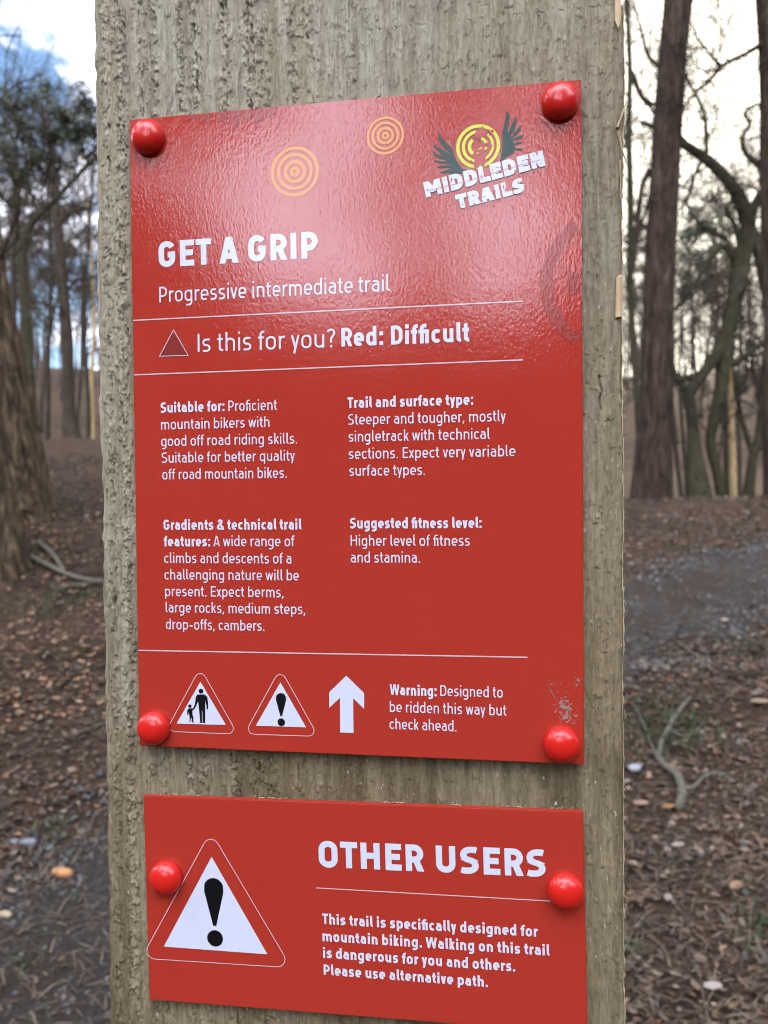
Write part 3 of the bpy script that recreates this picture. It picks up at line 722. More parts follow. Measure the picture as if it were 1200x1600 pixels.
def big_sign():
    root = empty('trail_sign', (0, 0, ZT), 'tall glossy red trail information board headed GET A GRIP, with four domed red caps', 'sign')
    board(root, .2073, .297)
    rg = np.random.default_rng(11)
    pr = Print(); pr.text('GET A GRIP', 13.6, 70.0, 90.5, 69.8, 12.0, .222); pr.build('title_lettering', M['white_print'], root)
    pr = Print(); pr.text('Progressive intermediate trail', 13.7, 86.35, 123.2, 86.4, 7.25, .108); pr.build('subtitle_lettering', M['white_print'], root)
    pr = Print(); pr.text('Is this for you?', 32.3, 110.35, 98.1, 110.6, 8.5, .105); pr.text('Red: Diff\ufb01cult'.replace('ff\ufb01', 'f\ufb01'), 100.9, 110.5, 158.6, 110.5, 8.5, .20); pr.build('grade_lettering', M['white_print'], root)
    b = .118; B = .20; c = 4.9
    T = [[('Suitable for:', 13.5, 138.2, 45.0, B), ('Pro\ufb01cient', 46.9, 138.3, 70.3, b), ('mountain bikers with', 13.6, 146.1, 66.6, b), ('good off road riding skills.', 13.55, 153.95, 79.6, b), ('Suitable for better quality', 13.7, 161.8, 78.5, b), ('off road mountain bikes.', 13.85, 169.65, 74.5, b)],
         [('Trail and surface type:', 103.4, 138.4, 160.1, B), ('Steeper and tougher, mostly', 103.6, 146.0, 174.3, b), ('singletrack with technical', 103.75, 153.7, 167.3, b), ('sections. Expect very variable', 103.7, 161.5, 178.4, b), ('surface types.', 103.9, 169.2, 138.4, b)],
         [('Gradients & technical trail', 14.1, 193.5, 81.2, B), ('features:', 14.1, 201.3, 37.1, B), ('A wide range of', 38.6, 201.2, 77.8, b), ('climbs and descents of a', 14.2, 209.2, 76.2, b), ('challenging nature will be', 14.2, 217.0, 79.7, b), ('present. Expect berms,', 14.35, 224.9, 72.3, b), ('large rocks, medium steps,', 14.5, 232.6, 82.5, b), ('drop-offs, cambers.', 14.5, 240.6, 62.9, b)],
         [('Suggested \ufb01tness level:', 104.0, 193.1, 163.4, B), ('Higher level of \ufb01tness', 104.2, 201.0, 158.2, b), ('and stamina.', 104.15, 208.6, 135.8, b)],
         [('Warning:', 121.5, 268.75, 142.8, B), ('Designed to', 144.5, 268.5, 172.2, b), ('be ridden this way but', 121.5, 276.5, 173.8, b), ('check ahead.', 121.4, 284.3, 151.6, b)]]
    for para in T:
        pr = Print()
        for t, u0, v, u1, w in para: pr.text(t, u0, v, u1, v, c, w)
        pr.build('paragraph_lettering', M['white_print'], root)
    for v0, v1, u1 in ((94.2, 93.8, 182.0), (119.9, 119.4, 181.9), (251.0, 250.2, 183.1)):
        pr = Print(); pr.stroke([(.4, v0), (u1, v1)], .55); pr.build('divider_line', M['line_print'], root)
    # grade triangle
    pr = Print(); pr.poly([(20.5, 99.6), (27.6, 111.7), (13.4, 111.6)]); t0 = pr.build('grade_triangle', M['triangle_print'], root)
    pr = Print(1); pr.stroke([(20.5, 99.6), (27.6, 111.7), (13.4, 111.6)], .36, True); pr.build('outline', M['line_print'], t0)
    # orange targets
    for cx, cy, r in ((80.1, 30.2, 11.35), (121.9, 17.3, 8.45)):
        pr = Print()
        for a, b2 in ((1, .865), (.74, .605), (.465, .32), (.205, .075)): pr.ring(cx, cy, r * b2, r * a)
        pr.build('target_emblem', M['orange_print'], root)
    # trail emblem: winged target with two lines of distressed lettering
    z = lambda X, Y: (163.05 + .0544 * (X - 553), 25.29 + .054 * (Y - 352) + .0042 * (X - 553))
    wings = [[(232, 222), (262, 285), (350, 375), (345, 420), (280, 370), (240, 310)], [(188, 305), (215, 350), (310, 400), (330, 450), (250, 410), (200, 360)],
             [(178, 380), (215, 415), (310, 435), (325, 470), (240, 450), (195, 425)], [(192, 462), (240, 470), (320, 470), (335, 495), (250, 488), (210, 480)],
             [(208, 517), (260, 507), (335, 500), (340, 525), (270, 528)], [(238, 565), (280, 545), (340, 530), (360, 555), (290, 570)], [(300, 585), (340, 565), (400, 550), (420, 570), (350, 590)],
             [(362, 298), (356, 340), (346, 366), (350, 330)],
             [(345, 380), (370, 450), (420, 530), (475, 545), (400, 580), (340, 565), (315, 480), (320, 410)],
             [(745, 225), (790, 240), (830, 290), (850, 350), (840, 400), (790, 430), (725, 480), (740, 400), (748, 320)],
             [(780, 60), (808, 100), (800, 170), (785, 250), (750, 240), (762, 170), (775, 120)], [(852, 110), (865, 150), (845, 220), (810, 270), (790, 250), (815, 190), (835, 150)],
             [(900, 180), (895, 220), (850, 270), (825, 290), (830, 250), (870, 210)], [(918, 255), (900, 285), (845, 305), (835, 295), (850, 280), (890, 265)],
             [(918, 312), (890, 330), (848, 340), (845, 322), (880, 315)], [(915, 375), (880, 388), (845, 375), (848, 360), (880, 368)]]
    pr = Print(); pr.k = 0
    for w in wings: pr.poly([z(*p) for p in w])
    em = pr.build('trail_emblem', M['green_print'], root)
    pr = Print(1); k = .0542
    cx, cy = 163.05, 25.29
    pr.ring(cx, cy, 150 * k, 177 * k); pr.ring(cx, cy, 106 * k, 131 * k, 95, 262); pr.ring(cx, cy, 108 * k, 128 * k, -50, 62); pr.ring(cx, cy, 55 * k, 83 * k, 125, 232); pr.ring(cx, cy, 55 * k, 80 * k, -68, -18)
    pr.ring(cx, cy, 60 * k, 76 * k, 8, 30)
    for X, Y in ((560, 372), (575, 365), (548, 410), (575, 520), (565, 500)): blot(pr, z(X, Y), .45, rg, 7)
    pr.build('rings', M['lime_print'], em)
    pr = Print(2)   # worn-away middle of the target
    pr.poly([z(*p) for p in ((560, 215), (590, 190), (615, 225), (610, 280), (585, 275), (560, 300), (520, 275), (530, 245))])
    pr.poly([z(*p) for p in ((518, 425), (560, 410), (612, 415), (614, 470), (606, 505), (590, 520), (570, 500), (545, 525), (515, 520), (524, 470))])
    for X, Y, r in ((650, 250, .8), (668, 230, .7), (640, 225, .6), (690, 470, .35), (500, 470, .4), (622, 330, .5), (660, 350, .5)): blot(pr, z(X, Y), r, rg, 9)
    pr.build('worn_patch', M['print_gap'], em)
    pr = Print(3); pr.text('MIDDLEDEN', 139.9, 46.2, 192.2, 35.9, 6.9, .29, gap=.42); pr.text('TRAILS', 153.9, 52.2, 183.4, 46.4, 6.2, .29, gap=.5)
    pr.build('emblem_lettering', M['white_print'], em)
    pr = Print(5)   # chips and scratches in the emblem lettering
    for i in range(64):
        t = rg.random(); up = rg.random() < .6
        u = (140 + 52 * t) if up else (155 + 28 * t); v = (46.0 - 10.3 * t - rg.uniform(.2, 6.4)) if up else (52 - 5.6 * t - rg.uniform(.2, 5.8))
        blot(pr, (u, v), rg.uniform(.12, .46), rg, 7, 1 if rg.random() < .6 else .35, 1.6 if rg.random() < .4 else .7)
    pr.stroke([(141, 43.2), (158, 40.2), (172, 36.9), (190, 33.2)], .16)
    pr.build('worn_chip', M['print_gap'], em)
    # faint tone-on-tone print
    pr = Print(0)
    for r0, r1 in ((27.0, 32.5), (15.6, 21)):
        lim = lambda r: math.degrees(math.acos((222 - 206.9) / r))
        a = min(lim(r0), lim(r1)); pr.ring(222, 87, r0, r1, 180 - a, 180 + a, 40)
    pr.build('ghost_rings', M['shadow_print'], root); pr = Print(0)
    for (u, w, dep) in ((31, 5, 3), (38, 6, 4.5), (46, 5, 5.5), (52, 6, 8), (58, 4, 6.5), (63, 5, 9.5), (69, 5, 5)):
        n = 9; pr.poly([(u - w / 2, .6)] + [(u - w / 2 + w * i / n, dep * (.55 + .6 * rg.random()) * (1 - abs(i / n * 2 - 1) ** 3 * .6)) for i in range(1, n)] + [(u + w / 2, .6)])
    pr.build('ghost_print', M['shadow_print'], root)
    # warning triangles and arrow
    sym = []
    for (top, l, r, wt, wl, wr) in (((31.3, 258.6), (13.6, 289.4), (49.2, 289.4), (31.3, 265.2), (19.1, 285.5), (43.6, 285.3)), ((70.3, 258.0), (52.6, 289.2), (88.0, 289.0), (70.3, 264.4), (58.2, 285.1), (82.3, 285.0))):
        pr = Print(); pr.poly([wt, wl, wr]); w = pr.build('warning_triangle', M['white_print'], root); sym.append(w)
        pr = Print(); pr.stroke(rtri(top, l, r, 2.7), .34, True); pr.build('outline', M['line_print'], w)
    q = lambda X, Y: (31.2 + (X - 380) * .1127, 265.2 + (Y - 180) * .1035 - .0012 * (X - 380))
    pr = Print(1); pr.disc(*q(383, 223), 1.12); 
    pr.poly([q(*p) for p in ((368, 238), (398, 238), (410, 248), (414, 285), (413, 305), (407, 306), (406, 285), (401, 265), (400, 305), (399, 366), (402, 369), (389, 368), (388, 312), (385, 312), (386, 368), (374, 369), (378, 364), (373, 305), (370, 268), (362, 288), (353, 306), (348, 303), (356, 282), (360, 250))])
    pr.disc(*q(333, 293), .82)
    pr.poly([q(*p) for p in ((327, 303), (341, 303), (349, 303), (351, 307), (343, 313), (345, 338), (349, 342), (347, 346), (348, 364), (350, 367), (342, 367), (340, 346), (337, 346), (334, 366), (327, 367), (331, 362), (331, 340), (328, 318), (325, 334), (321, 333), (322, 312))])
    pr.build('pedestrian_symbol', M['black_print'], sym[0])
    def bang(cx, top, hw, ht, tip, dotc, dr, lv=1):
        pr = Print(lv); pr.poly([(cx + hw * math.cos(R(a)), top + hw + hw * math.sin(R(a))) for a in np.linspace(200, 340, 14)] + [(cx + hw * .98, top + hw * 1.35), (cx + tip, ht), (cx - tip, ht), (cx - hw * .98, top + hw * 1.35)]); pr.disc(cx, dotc, dr); return pr
    bang(70.5, 269.4, 2.45, 280.1, .38, 283.0, 1.85 * .97).build('exclamation_mark', M['black_print'], sym[1])
    pr = Print(); pr.poly([(101.5, 260.5), (109.7, 268.2), (109.7, 275.6), (104.6, 270.8), (104.6, 286.8), (98.4, 286.8), (98.4, 270.8), (93.4, 275.6), (93.4, 268.4)]); pr.build('direction_arrow', M['white_print'], root)
    # dried mud scuff
    pr = Print(0)
    for (c, n, sp, rr) in (((198.6, 271.3), 75, (2.0, 2.0), .55), ((199.5, 276.0), 50, (1.6, 1.8), .5), ((194.5, 262.5), 22, (2.4, 2.2), .35), ((204.6, 260.5), 18, (1.4, 1.5), .4), ((204.0, 275.5), 14, (1.2, 1.6), .35), ((191.5, 269.5), 8, (1.2, 2.5), .22)):
        for i in range(n):
            p = (c[0] + rg.normal(0, sp[0]), c[1] + rg.normal(0, sp[1]))
            if p[0] < 206.3: blot(pr, p, rr * rg.uniform(.15, .85), rg, 9)
    for (u, v, r) in ((198.2, 271.5, 1.15), (199.9, 272.6, .9), (199.3, 276.2, 1.05), (197.4, 269.4, .7), (204.9, 259.9, .7), (201.0, 277.6, .55), (203.9, 275.3, .6), (196.2, 265.4, .35), (193.6, 261.8, .4), (204.2, 261.9, .4)): blot(pr, (u, v), r, rg, 17, 1, .8)
    for k in range(6): pr.stroke([(192 + k * .5, 262 + k), (193.5 + k * .8, 266 + k * 1.2)], .09)
    m, nt, N, L, bb = mat('dried mud'); bb.inputs['Base Color'].default_value = (.29, .165, .135, 1); bb.inputs['Roughness'].default_value = .8
    pr.build('mud_scuff', m, root)
    for u, v in ((8.2, 8.2), (198.6, 7.8), (6.8, 288.6), (197.8, 288.9)): screw_cap(root, *unpar(u, v))
    return bang
BANG = big_sign()

def small_sign():
    A = R(0.9); U0, V0 = 1.6, 321.0
    root = empty('warning_sign', (U0 / 1000, 0, ZT - V0 / 1000), 'low wide red warning board headed OTHER USERS, fixed below the tall trail board', 'sign')
    root.rotation_euler = (0, -A, 0)
    def l(u, v): du, dv = u - U0, v - V0; return (du * math.cos(A) - dv * math.sin(A), du * math.sin(A) + dv * math.cos(A))
    board(root, .2052, .0990)
    def run(pr, t, u0, v0, u1, v1, cap, w, **k): pr.text(t, *l(u0, v0), *l(u1, v1), cap, w, **k)
    pr = Print(); run(pr, 'OTHER USERS', 87.6, 349.8, 190.7, 347.7, 12.2, .222); pr.build('title_lettering', M['white_print'], root)
    pr = Print(); pr.stroke([l(86.2, 359.7), l(197.0, 358.2)], .42); pr.build('divider_line', M['line_print'], root)
    pr = Print()
    for t, u0, v0, u1, v1 in (('This trail is speci\ufb01cally designed for', 89.0, 376.4, 187.0, 374.7), ('mountain biking. Walking on this trail', 89.0, 384.4, 192.0, 382.8), ('is dangerous for you and others.', 89.2, 392.2, 177.0, 391.2), ('Please use alternative path.', 89.4, 400.2, 164.8, 399.3)):
        run(pr, t, u0, v0, u1, v1, 4.95, .20)
    pr.build('paragraph_lettering', M['white_print'], root)
    pr = Print(); pr.poly([l(35.6, 348.3), l(10.9, 393.3), l(62.4, 392.8)]); w = pr.build('warning_triangle', M['white_print'], root)
    pr = Print(); pr.stroke(rtri(l(35.3, 336.2), l(-.6, 399.9), l(73.9, 398.2), 3.9), .34, True); pr.build('outline', M['line_print'], w)
    c = l(36.25, 358.4); d = l(36.7, 387.2); e = l(36.5, 381.2)
    BANG(c[0] + .1, c[1], 4.85, e[1], .75, d[1], 3.9).build('exclamation_mark', M['black_print'], w)
    for u, v in ((11.8, 360.75), (199.2, 354.2)): screw_cap(root, *l(*unpar(u, v)))
small_sign()

# ------------------------------------------------------------------ trees
def branch(mb_big, mb_small, p, d, r, L, depth, rg, up=.12, wig=.22, kids=(3, 5), spread=.75, ratio=.6, small_r=.02, seg=None):
    n = max(3, min(9, int(L / (seg or max(.12, L / 6))))) + 1
    P = [np.array(p, float)]; D = np.array(d, float); D /= np.linalg.norm(D); dirs = [D]
    for i in range(n):
        D = D + rg.normal(0, wig, 3) + V(0, 0, up); D /= np.linalg.norm(D); P.append(P[-1] + D * L / n); dirs.append(D)
    rad = np.linspace(r, max(r * .35, .0042), n + 1)
    tube(mb_small if r < small_r else mb_big, P, rad, 3 if r < .012 else (5 if r < .04 else 8), cap=False)
    if depth <= 0: return
    for q in range(int(rg.integers(kids[0], kids[1] + 1))):
        t = rg.uniform(.25, 1.0); i = min(n, int(t * n) + 1)
        ax = rg.normal(0, 1, 3); ax -= dirs[i] * (ax @ dirs[i]); ax /= np.linalg.norm(ax)
        branch(mb_big, mb_small, P[i], dirs[i] + ax * rg.uniform(.5, 1.2) * spread, rad[i] * rg.uniform(.5, .75), L * ratio * rg.uniform(.75, 1.2), depth - 1, rg, up, wig, kids, spread, ratio, small_r)
def clump(mb, c, rx, rz, n, rg, size=(.10, .016), cols=((.014, .019, .010), (.034, .042, .020), (.075, .082, .04))):
    """a spray of needle-sized blades filling a flattened lump"""
    for i in range(n):
        q = rg.normal(0, 1, 3); q /= np.linalg.norm(q); q *= rg.random() ** .45
        p = c + q * V(rx, rx, rz)
        d = rg.normal(0, 1, 3) + V(0, 0, .5); d /= np.linalg.norm(d); s = np.cross(d, rg.normal(0, 1, 3)); s /= max(1e-6, np.linalg.norm(s))
        l = size[0] * rg.uniform(.6, 1.3); w = size[1] * rg.uniform(.6, 1.3)
        a, b = cols[int(rg.integers(0, 2))], cols[int(rg.integers(1, 3))]; t = rg.random()
        mb.add([p - s * w, p + s * w, p + d * l + s * w * .3, p + d * l - s * w * .3], [(0, 1, 2, 3)], tuple(a[k] * (1 - t) + b[k] * t for k in range(3)))
def px_path(pts):
    """[(px, py, width px)] at constant depth -> points and radii"""
    return pts
def limb(mb, pts, d, rough=.0, seed=0, n=6, sides=12, ridge=0.):
    P = np.array([at(x, y, dd if dd else d) for x, y, w, *rest in pts for dd in [rest[0] if rest else None]])
    W = np.array([w / 2 * ((rest[0] if rest else d) / 1200.) for x, y, w, *rest in pts])
    Q = catmull(P, n); t = np.linspace(0, len(W) - 1, len(Q)); Rr = np.interp(t, np.arange(len(W)), W)
    tube(mb, Q, Rr, sides, rough=rough, seed=seed, ridge=ridge); return Q, Rr
def sprout(big, small, Q, Rr, n, rg, L=.9, depth=2, t0=.1, t1=1.0, up=.1, rmax=.022):
    for k in range(n):
        i = int(rg.uniform(t0, t1) * (len(Q) - 1)); d = Q[min(i + 1, len(Q) - 1)] - Q[max(i - 1, 0)]; d /= np.linalg.norm(d)
        ax = rg.normal(0, 1, 3); ax -= d * (ax @ d); ax /= np.linalg.norm(ax)
        branch(big, small, Q[i], ax + d * .5, min(rmax, Rr[i] * .5) * rg.uniform(.5, 1), L * rg.uniform(.6, 1.4), depth, rg, up, .26, (3, 5), .9, .62, .02)
def finish_tree(name, label, cat, base, trunk, trunk_mat, crowns, group=None):
    root = empty(name, (base[0], base[1], gz(base)), label, cat, group)
    trunk.build('trunk', trunk_mat, root, True)
    for nm, mb, m in crowns:
        if mb.n: mb.build(nm, m, root)
    return root
def to_ground(pts, Q):
    return Q

def tree(name, label, cat, d, stems, tmat, seed, twigs=(), foliage=(), rough=.12, crown_name='crown', group=None, tm=None, ridge=0.):
    """stems: list of pixel paths, the first starts at the foot; twigs: (stem index, count, length, depth, t0, t1); foliage: (px, py, depth, rx, rz, n)"""
    rg = np.random.default_rng(seed); T = MB(); C_ = MB(); F = MB(); QS = []
    for i, s in enumerate(stems):
        if i == 0:   # carry the foot into the ground
            q = at(s[0][0], s[0][1], s[0][3] if len(s[0]) > 3 else d); dz = (q[2] - gz(q)); drop = (dz + .15) / d * 1200
            if drop > 0: s = [(s[0][0], s[0][1] + drop, s[0][2] * 1.12) + tuple(s[0][3:])] + list(s)
        QS.append(limb(T, s, d, rough if i == 0 else rough * .6, seed + i, (14 if ridge else 6) if len(s) < 12 else 4, (72 if ridge else 18) if i == 0 else 10, ridge if i == 0 else 0))
    for (i, n, L, dep, t0, t1) in twigs: sprout(T, C_, QS[i][0], QS[i][1], n, rg, L, dep, t0, t1)
    for (px, py, dd, rx, rz, n) in foliage: clump(F, at(px, py, dd), rx, rz, n, rg)
    return finish_tree(name, label, cat, QS[0][0][0], T, tmat, [(crown_name, C_, tm or M['twig']), ('foliage', F, M['needles'])], group)

tree('pine_tree', 'straight dark pine trunk with deep ridged bark just right of the post', 'tree', 9,
     [[(1016, 798, 74), (1017, 770, 62), (1019, 700, 54), (1026, 600, 50), (1030, 430, 47), (1044, 200, 45), (1060, 0, 44), (1076, -200, 42), (1100, -500, 36), (1120, -800, 26)],
      [(1078, -200, 14), (1130, -290, 12), (1200, -380, 8), (1270, -420, 5)], [(1090, -400, 14), (1020, -480, 11), (950, -560, 8)], [(1110, -650, 12), (1170, -740, 9), (1240, -800, 6)],
      [(1030, 105, 7), (1012, 85, 6), (1000, 40, 4), (985, -10, 3)], [(1022, 165, 6), (1004, 150, 5), (990, 115, 4), (975, 95, 3)], [(1016, 265, 10), (1004, 290, 9), (997, 340, 8), (992, 400, 6), (985, 440, 5)]],
     M['pine_bark'], 21, [(1, 8, .9, 1, .3, 1), (2, 8, .9, 1, .3, 1), (3, 8, .8, 1, .3, 1), (4, 7, .5, 2, .2, 1), (5, 7, .5, 2, .2, 1), (6, 4, .4, 2, .2, 1)],
     [(1120 + 90 * math.cos(k * 2.4) * (k / 14) ** .5, -700 + 170 * math.sin(k * 2.4) * (k / 14) ** .5, 9 + .5 * math.sin(k * 1.7), .55, .32, 70) for k in range(15)], rough=.08, ridge=.09)
tree('pine_tree', 'dark pine trunk cut by the edge of the view, out beyond the ridged pine', 'tree', 8.2,
     [[(1226, 800, 66), (1224, 760, 58), (1222, 600, 54), (1220, 400, 52), (1215, 170, 52), (1210, 0, 52), (1206, -300, 46), (1200, -700, 32)],
      [(1192, 68, 9), (1165, 84, 7), (1130, 102, 7), (1110, 124, 6), (1082, 150, 4), (1068, 168, 3)], [(1128, 103, 5), (1112, 88, 4), (1096, 68, 3), (1084, 52, 2)],
      [(1205, -380, 12), (1140, -460, 9), (1080, -520, 6)], [(1204, -500, 12), (1270, -590, 9), (1330, -640, 5)]],
     M['pine_bark'], 22, [(1, 16, .5, 2, .15, 1), (2, 8, .4, 2, .1, 1)],
     [(1205 + 110 * math.cos(k * 2.4) * (k / 12) ** .5, -640 + 150 * math.sin(k * 2.4) * (k / 12) ** .5, 8.2 + .5 * math.sin(k * 1.3), .5, .3, 70) for k in range(13)], ridge=.09)
tree('mossy_tree', 'slim green mossy stem rising right beside the post edge, behind the ridged pine', 'tree', 11,
     [[(1003, 790, 14), (1003, 720, 13), (998, 660, 12), (994, 600, 11), (988, 520, 10), (984, 430, 10), (985, 330, 11), (983, 200, 9), (984, 100, 8), (978, -20, 6), (972, -120, 4)],
      [(987, 120, 5), (1000, 150, 4), (1016, 168, 4), (1030, 178, 3)], [(984, 400, 9), (998, 360, 7), (1012, 320, 5), (1020, 280, 4)], [(985, 250, 6), (970, 190, 5), (955, 140, 4)]],
     M['mossy_bark'], 23, [(0, 10, .8, 2, .5, 1), (1, 5, .5, 2, .1, 1), (2, 4, .5, 2, .3, 1)])
tree('oak_tree', 'thick crooked mossy oak whose great limb arches over to the ridged pine', 'tree', 12,
     [[(1092, 792, 44), (1090, 760, 34), (1085, 700, 22), (1079, 640, 17), (1076, 615, 17), (1104, 576, 18), (1134, 526, 22), (1152, 455, 25), (1160, 400, 24), (1170, 350, 22), (1150, 300, 18), (1112, 256, 15), (1072, 228, 12), (1035, 205, 9), (1000, 190, 6)],
      [(1166, 350, 14), (1183, 312, 13), (1206, 280, 12), (1250, 235, 9), (1290, 200, 6)], [(1168, 348, 18), (1186, 396, 18), (1198, 450, 18), (1225, 540, 16)],
      [(1156, 420, 12), (1132, 385, 10), (1108, 408, 9), (1088, 440, 8), (1060, 478, 7), (1030, 500, 5)], [(1108, 574, 12), (1090, 586, 10), (1064, 592, 9), (1035, 594, 7)],
      [(1118, 556, 14), (1142, 568, 12), (1165, 556, 11), (1190, 537, 10), (1230, 520, 7)],
      [(1128, 792, 16), (1121, 740, 14), (1110, 695, 15), (1116, 655, 18), (1128, 600, 20), (1134, 540, 20), (1140, 500, 16)],
      [(1104, 240, 6), (1102, 190, 6), (1094, 160, 5), (1078, 132, 4), (1066, 100, 3)], [(1098, 248, 6), (1085, 275, 5), (1074, 310, 5), (1062, 330, 3)],
      [(1214, 290, 12), (1190, 263, 10), (1166, 240, 8), (1160, 216, 7), (1172, 192, 6), (1163, 178, 5), (1178, 165, 5), (1197, 162, 4)],
      [(1160, 395, 10), (1147, 350, 8), (1136, 330, 6), (1150, 300, 4)], [(1134, 372, 7), (1110, 362, 5), (1085, 340, 4), (1068, 310, 3)], [(1076, 615, 9), (1062, 600, 8), (1052, 570, 6), (1048, 530, 4)]],
     M['mossy_bark'], 24, [(0, 30, .75, 3, .5, 1), (1, 10, .7, 3, .1, 1), (2, 8, .6, 3, 0, 1), (3, 12, .6, 3, .2, 1), (4, 6, .4, 2, .2, 1), (5, 8, .5, 3, .2, 1), (7, 8, .5, 2, .1, 1), (8, 6, .4, 2, .1, 1), (9, 8, .35, 2, .2, 1), (10, 8, .5, 3, .2, 1), (11, 8, .5, 3, .2, 1), (12, 5, .5, 2, .2, 1), (6, 6, .5, 2, .3, 1)], rough=.2)
tree('forked_tree', 'young mossy tree forking low into a narrow V, in front of the far bank', 'tree', 13,
     [[(1172, 792, 22), (1170, 765, 17), (1173, 735, 15), (1178, 708, 13), (1184, 680, 9), (1187, 640, 8), (1191, 590, 7), (1196, 530, 6), (1202, 450, 4), (1206, 360, 3)],
      [(1177, 712, 10), (1166, 680, 8), (1157, 645, 7), (1150, 605, 6), (1144, 560, 5), (1139, 500, 4), (1137, 440, 3)], [(1152, 612, 5), (1165, 590, 4), (1168, 550, 3), (1174, 500, 2)]],
     M['mossy_bark'], 25, [(0, 14, .6, 2, .5, 1), (1, 12, .6, 2, .3, 1), (2, 4, .4, 1, .2, 1)])
tree('sapling', 'pale yellow straight pole of a sapling standing before the far bank', 'tree', 12.4,
     [[(1147, 794, 9), (1146, 740, 8), (1145, 700, 8), (1142, 610, 6), (1140, 520, 5), (1138, 420, 4), (1135, 300, 2)]], M['pale_bark'], 26, [(0, 12, .5, 1, .5, 1)], rough=.05)
for i, (pth, lab, dd) in enumerate([
    ([(1066, 790, 8), (1058, 720, 7), (1050, 660, 6), (1046, 600, 5), (1048, 520, 4), (1055, 420, 3)], 'thin leaning stem close against the ridged pine trunk', 13.5),
    ([(1074, 790, 7), (1070, 720, 6), (1064, 640, 5), (1062, 570, 4), (1068, 450, 3)], 'thin upright stem between the ridged pine and the crooked oak', 14),
    ([(1136, 792, 9), (1134, 700, 8), (1133, 620, 7), (1136, 520, 5), (1146, 380, 3)], 'dull green straight stem immediately beside the pale yellow pole', 13.6),
    ([(1157, 792, 7), (1155, 700, 6), (1153, 620, 5), (1158, 500, 4), (1160, 400, 3)], 'slender grey stem between the yellow pole and the V-shaped tree', 15),
    ([(1199, 795, 8), (1196, 720, 7), (1190, 650, 6), (1180, 590, 5), (1172, 520, 4), (1168, 420, 3)], 'thin stem leaning in from the picture edge past the V-shaped tree', 14)]):
    tree('sapling', lab, 'tree', dd, [pth], M['grey_bark'] if i != 2 else M['mossy_bark'], 40 + i, [(0, 14, .7, 2, .45, 1)], rough=.06)

tree('pine_tree', 'massive brown pine trunk with deeply ridged bark at the left margin', 'tree', 6,
     [[(2, 800, 168), (0, 770, 152), (-4, 700, 134), (-16, 600, 122), (-34, 500, 114), (-50, 400, 112), (-66, 300, 110), (-95, 100, 106), (-150, -300, 92), (-200, -700, 70)],
      [(-120, -150, 26), (-40, -220, 22), (60, -230, 16), (160, -190, 9)], [(-160, -380, 26), (-60, -480, 20), (60, -520, 12)], [(-170, -480, 22), (-280, -560, 15), (-380, -580, 9)],
      ],
     M['brown_bark'], 31, [(1, 14, .5, 2, .3, 1), (2, 8, .6, 1, .3, 1)],
     [(118, -38, 6, .20, .13, 130), (40, -70, 6.1, .3, .15, 140), (170, -60, 6, .3, .15, 140), (-10, -20, 6.2, .12, .1, 40)] + [(-180 + 160 * math.cos(k * 2.4), -620 + 150 * math.sin(k * 2.4), 6 + .4 * math.sin(k), .42, .25, 90) for k in range(12)], rough=.08, ridge=.12)
tree('leaning_tree', 'light tan trunk leaning out of view in front of the massive brown pine', 'tree', 4.85,
     [[(-6, 892, 108), (-10, 850, 96), (-17, 800, 88), (-30, 740, 82), (-50, 680, 78), (-90, 560, 72), (-140, 420, 66), (-230, 150, 56), (-330, -200, 40)],
      ], M['brown_bark'], 32, [(0, 8, .8, 2, .7, 1)], rough=.08, ridge=.10)
tree('pine_tree', 'slender forked pine carrying a flat dark green crown, left of the post', 'tree', 11,
     [[(56, 722, 20), (54, 700, 15), (48, 600, 13), (41, 480, 12), (37, 378, 12), (62, 335, 9), (86, 312, 8), (113, 283, 7), (147, 248, 6), (185, 220, 4)],
      [(38, 385, 9), (22, 335, 8), (8, 313, 7), (-18, 292, 6), (-60, 270, 4)], [(88, 311, 6), (92, 280, 5), (80, 245, 4), (72, 215, 3)], [(60, 338, 6), (48, 300, 5), (40, 255, 4), (48, 215, 3)], [(20, 332, 5), (22, 290, 4), (5, 240, 3)],
      [(115, 282, 5), (120, 250, 4), (132, 215, 3), (128, 180, 2)]],
     M['mossy_bark'], 33, [(0, 10, .5, 2, .55, 1), (1, 8, .5, 2, .2, 1), (2, 8, .4, 2, .2, 1), (3, 8, .4, 2, .2, 1), (4, 6, .4, 2, .2, 1), (5, 8, .4, 2, .2, 1)],
     [(x, y, 11 + .25 * math.sin(i * 2.3), .24 + .07 * math.sin(i * 1.7), .11 + .04 * math.sin(i * 2.9), int(n * 2.2)) for i, (x, y, n) in enumerate([(16, 165, 70), (58, 158, 70), (98, 182, 80), (132, 168, 60), (-14, 196, 80), (38, 205, 90), (80, 214, 85), (116, 222, 70), (142, 205, 60), (4, 240, 65), (54, 248, 50), (96, 256, 34), (-30, 232, 70), (24, 272, 26), (143, 243, 34), (-60, 205, 80), (150, 176, 50), (70, 136, 30), (122, 140, 26), (2, 146, 34), (66, 282, 14), (-40, 265, 34), (24, 188, 60), (100, 205, 50)])], rough=.12)
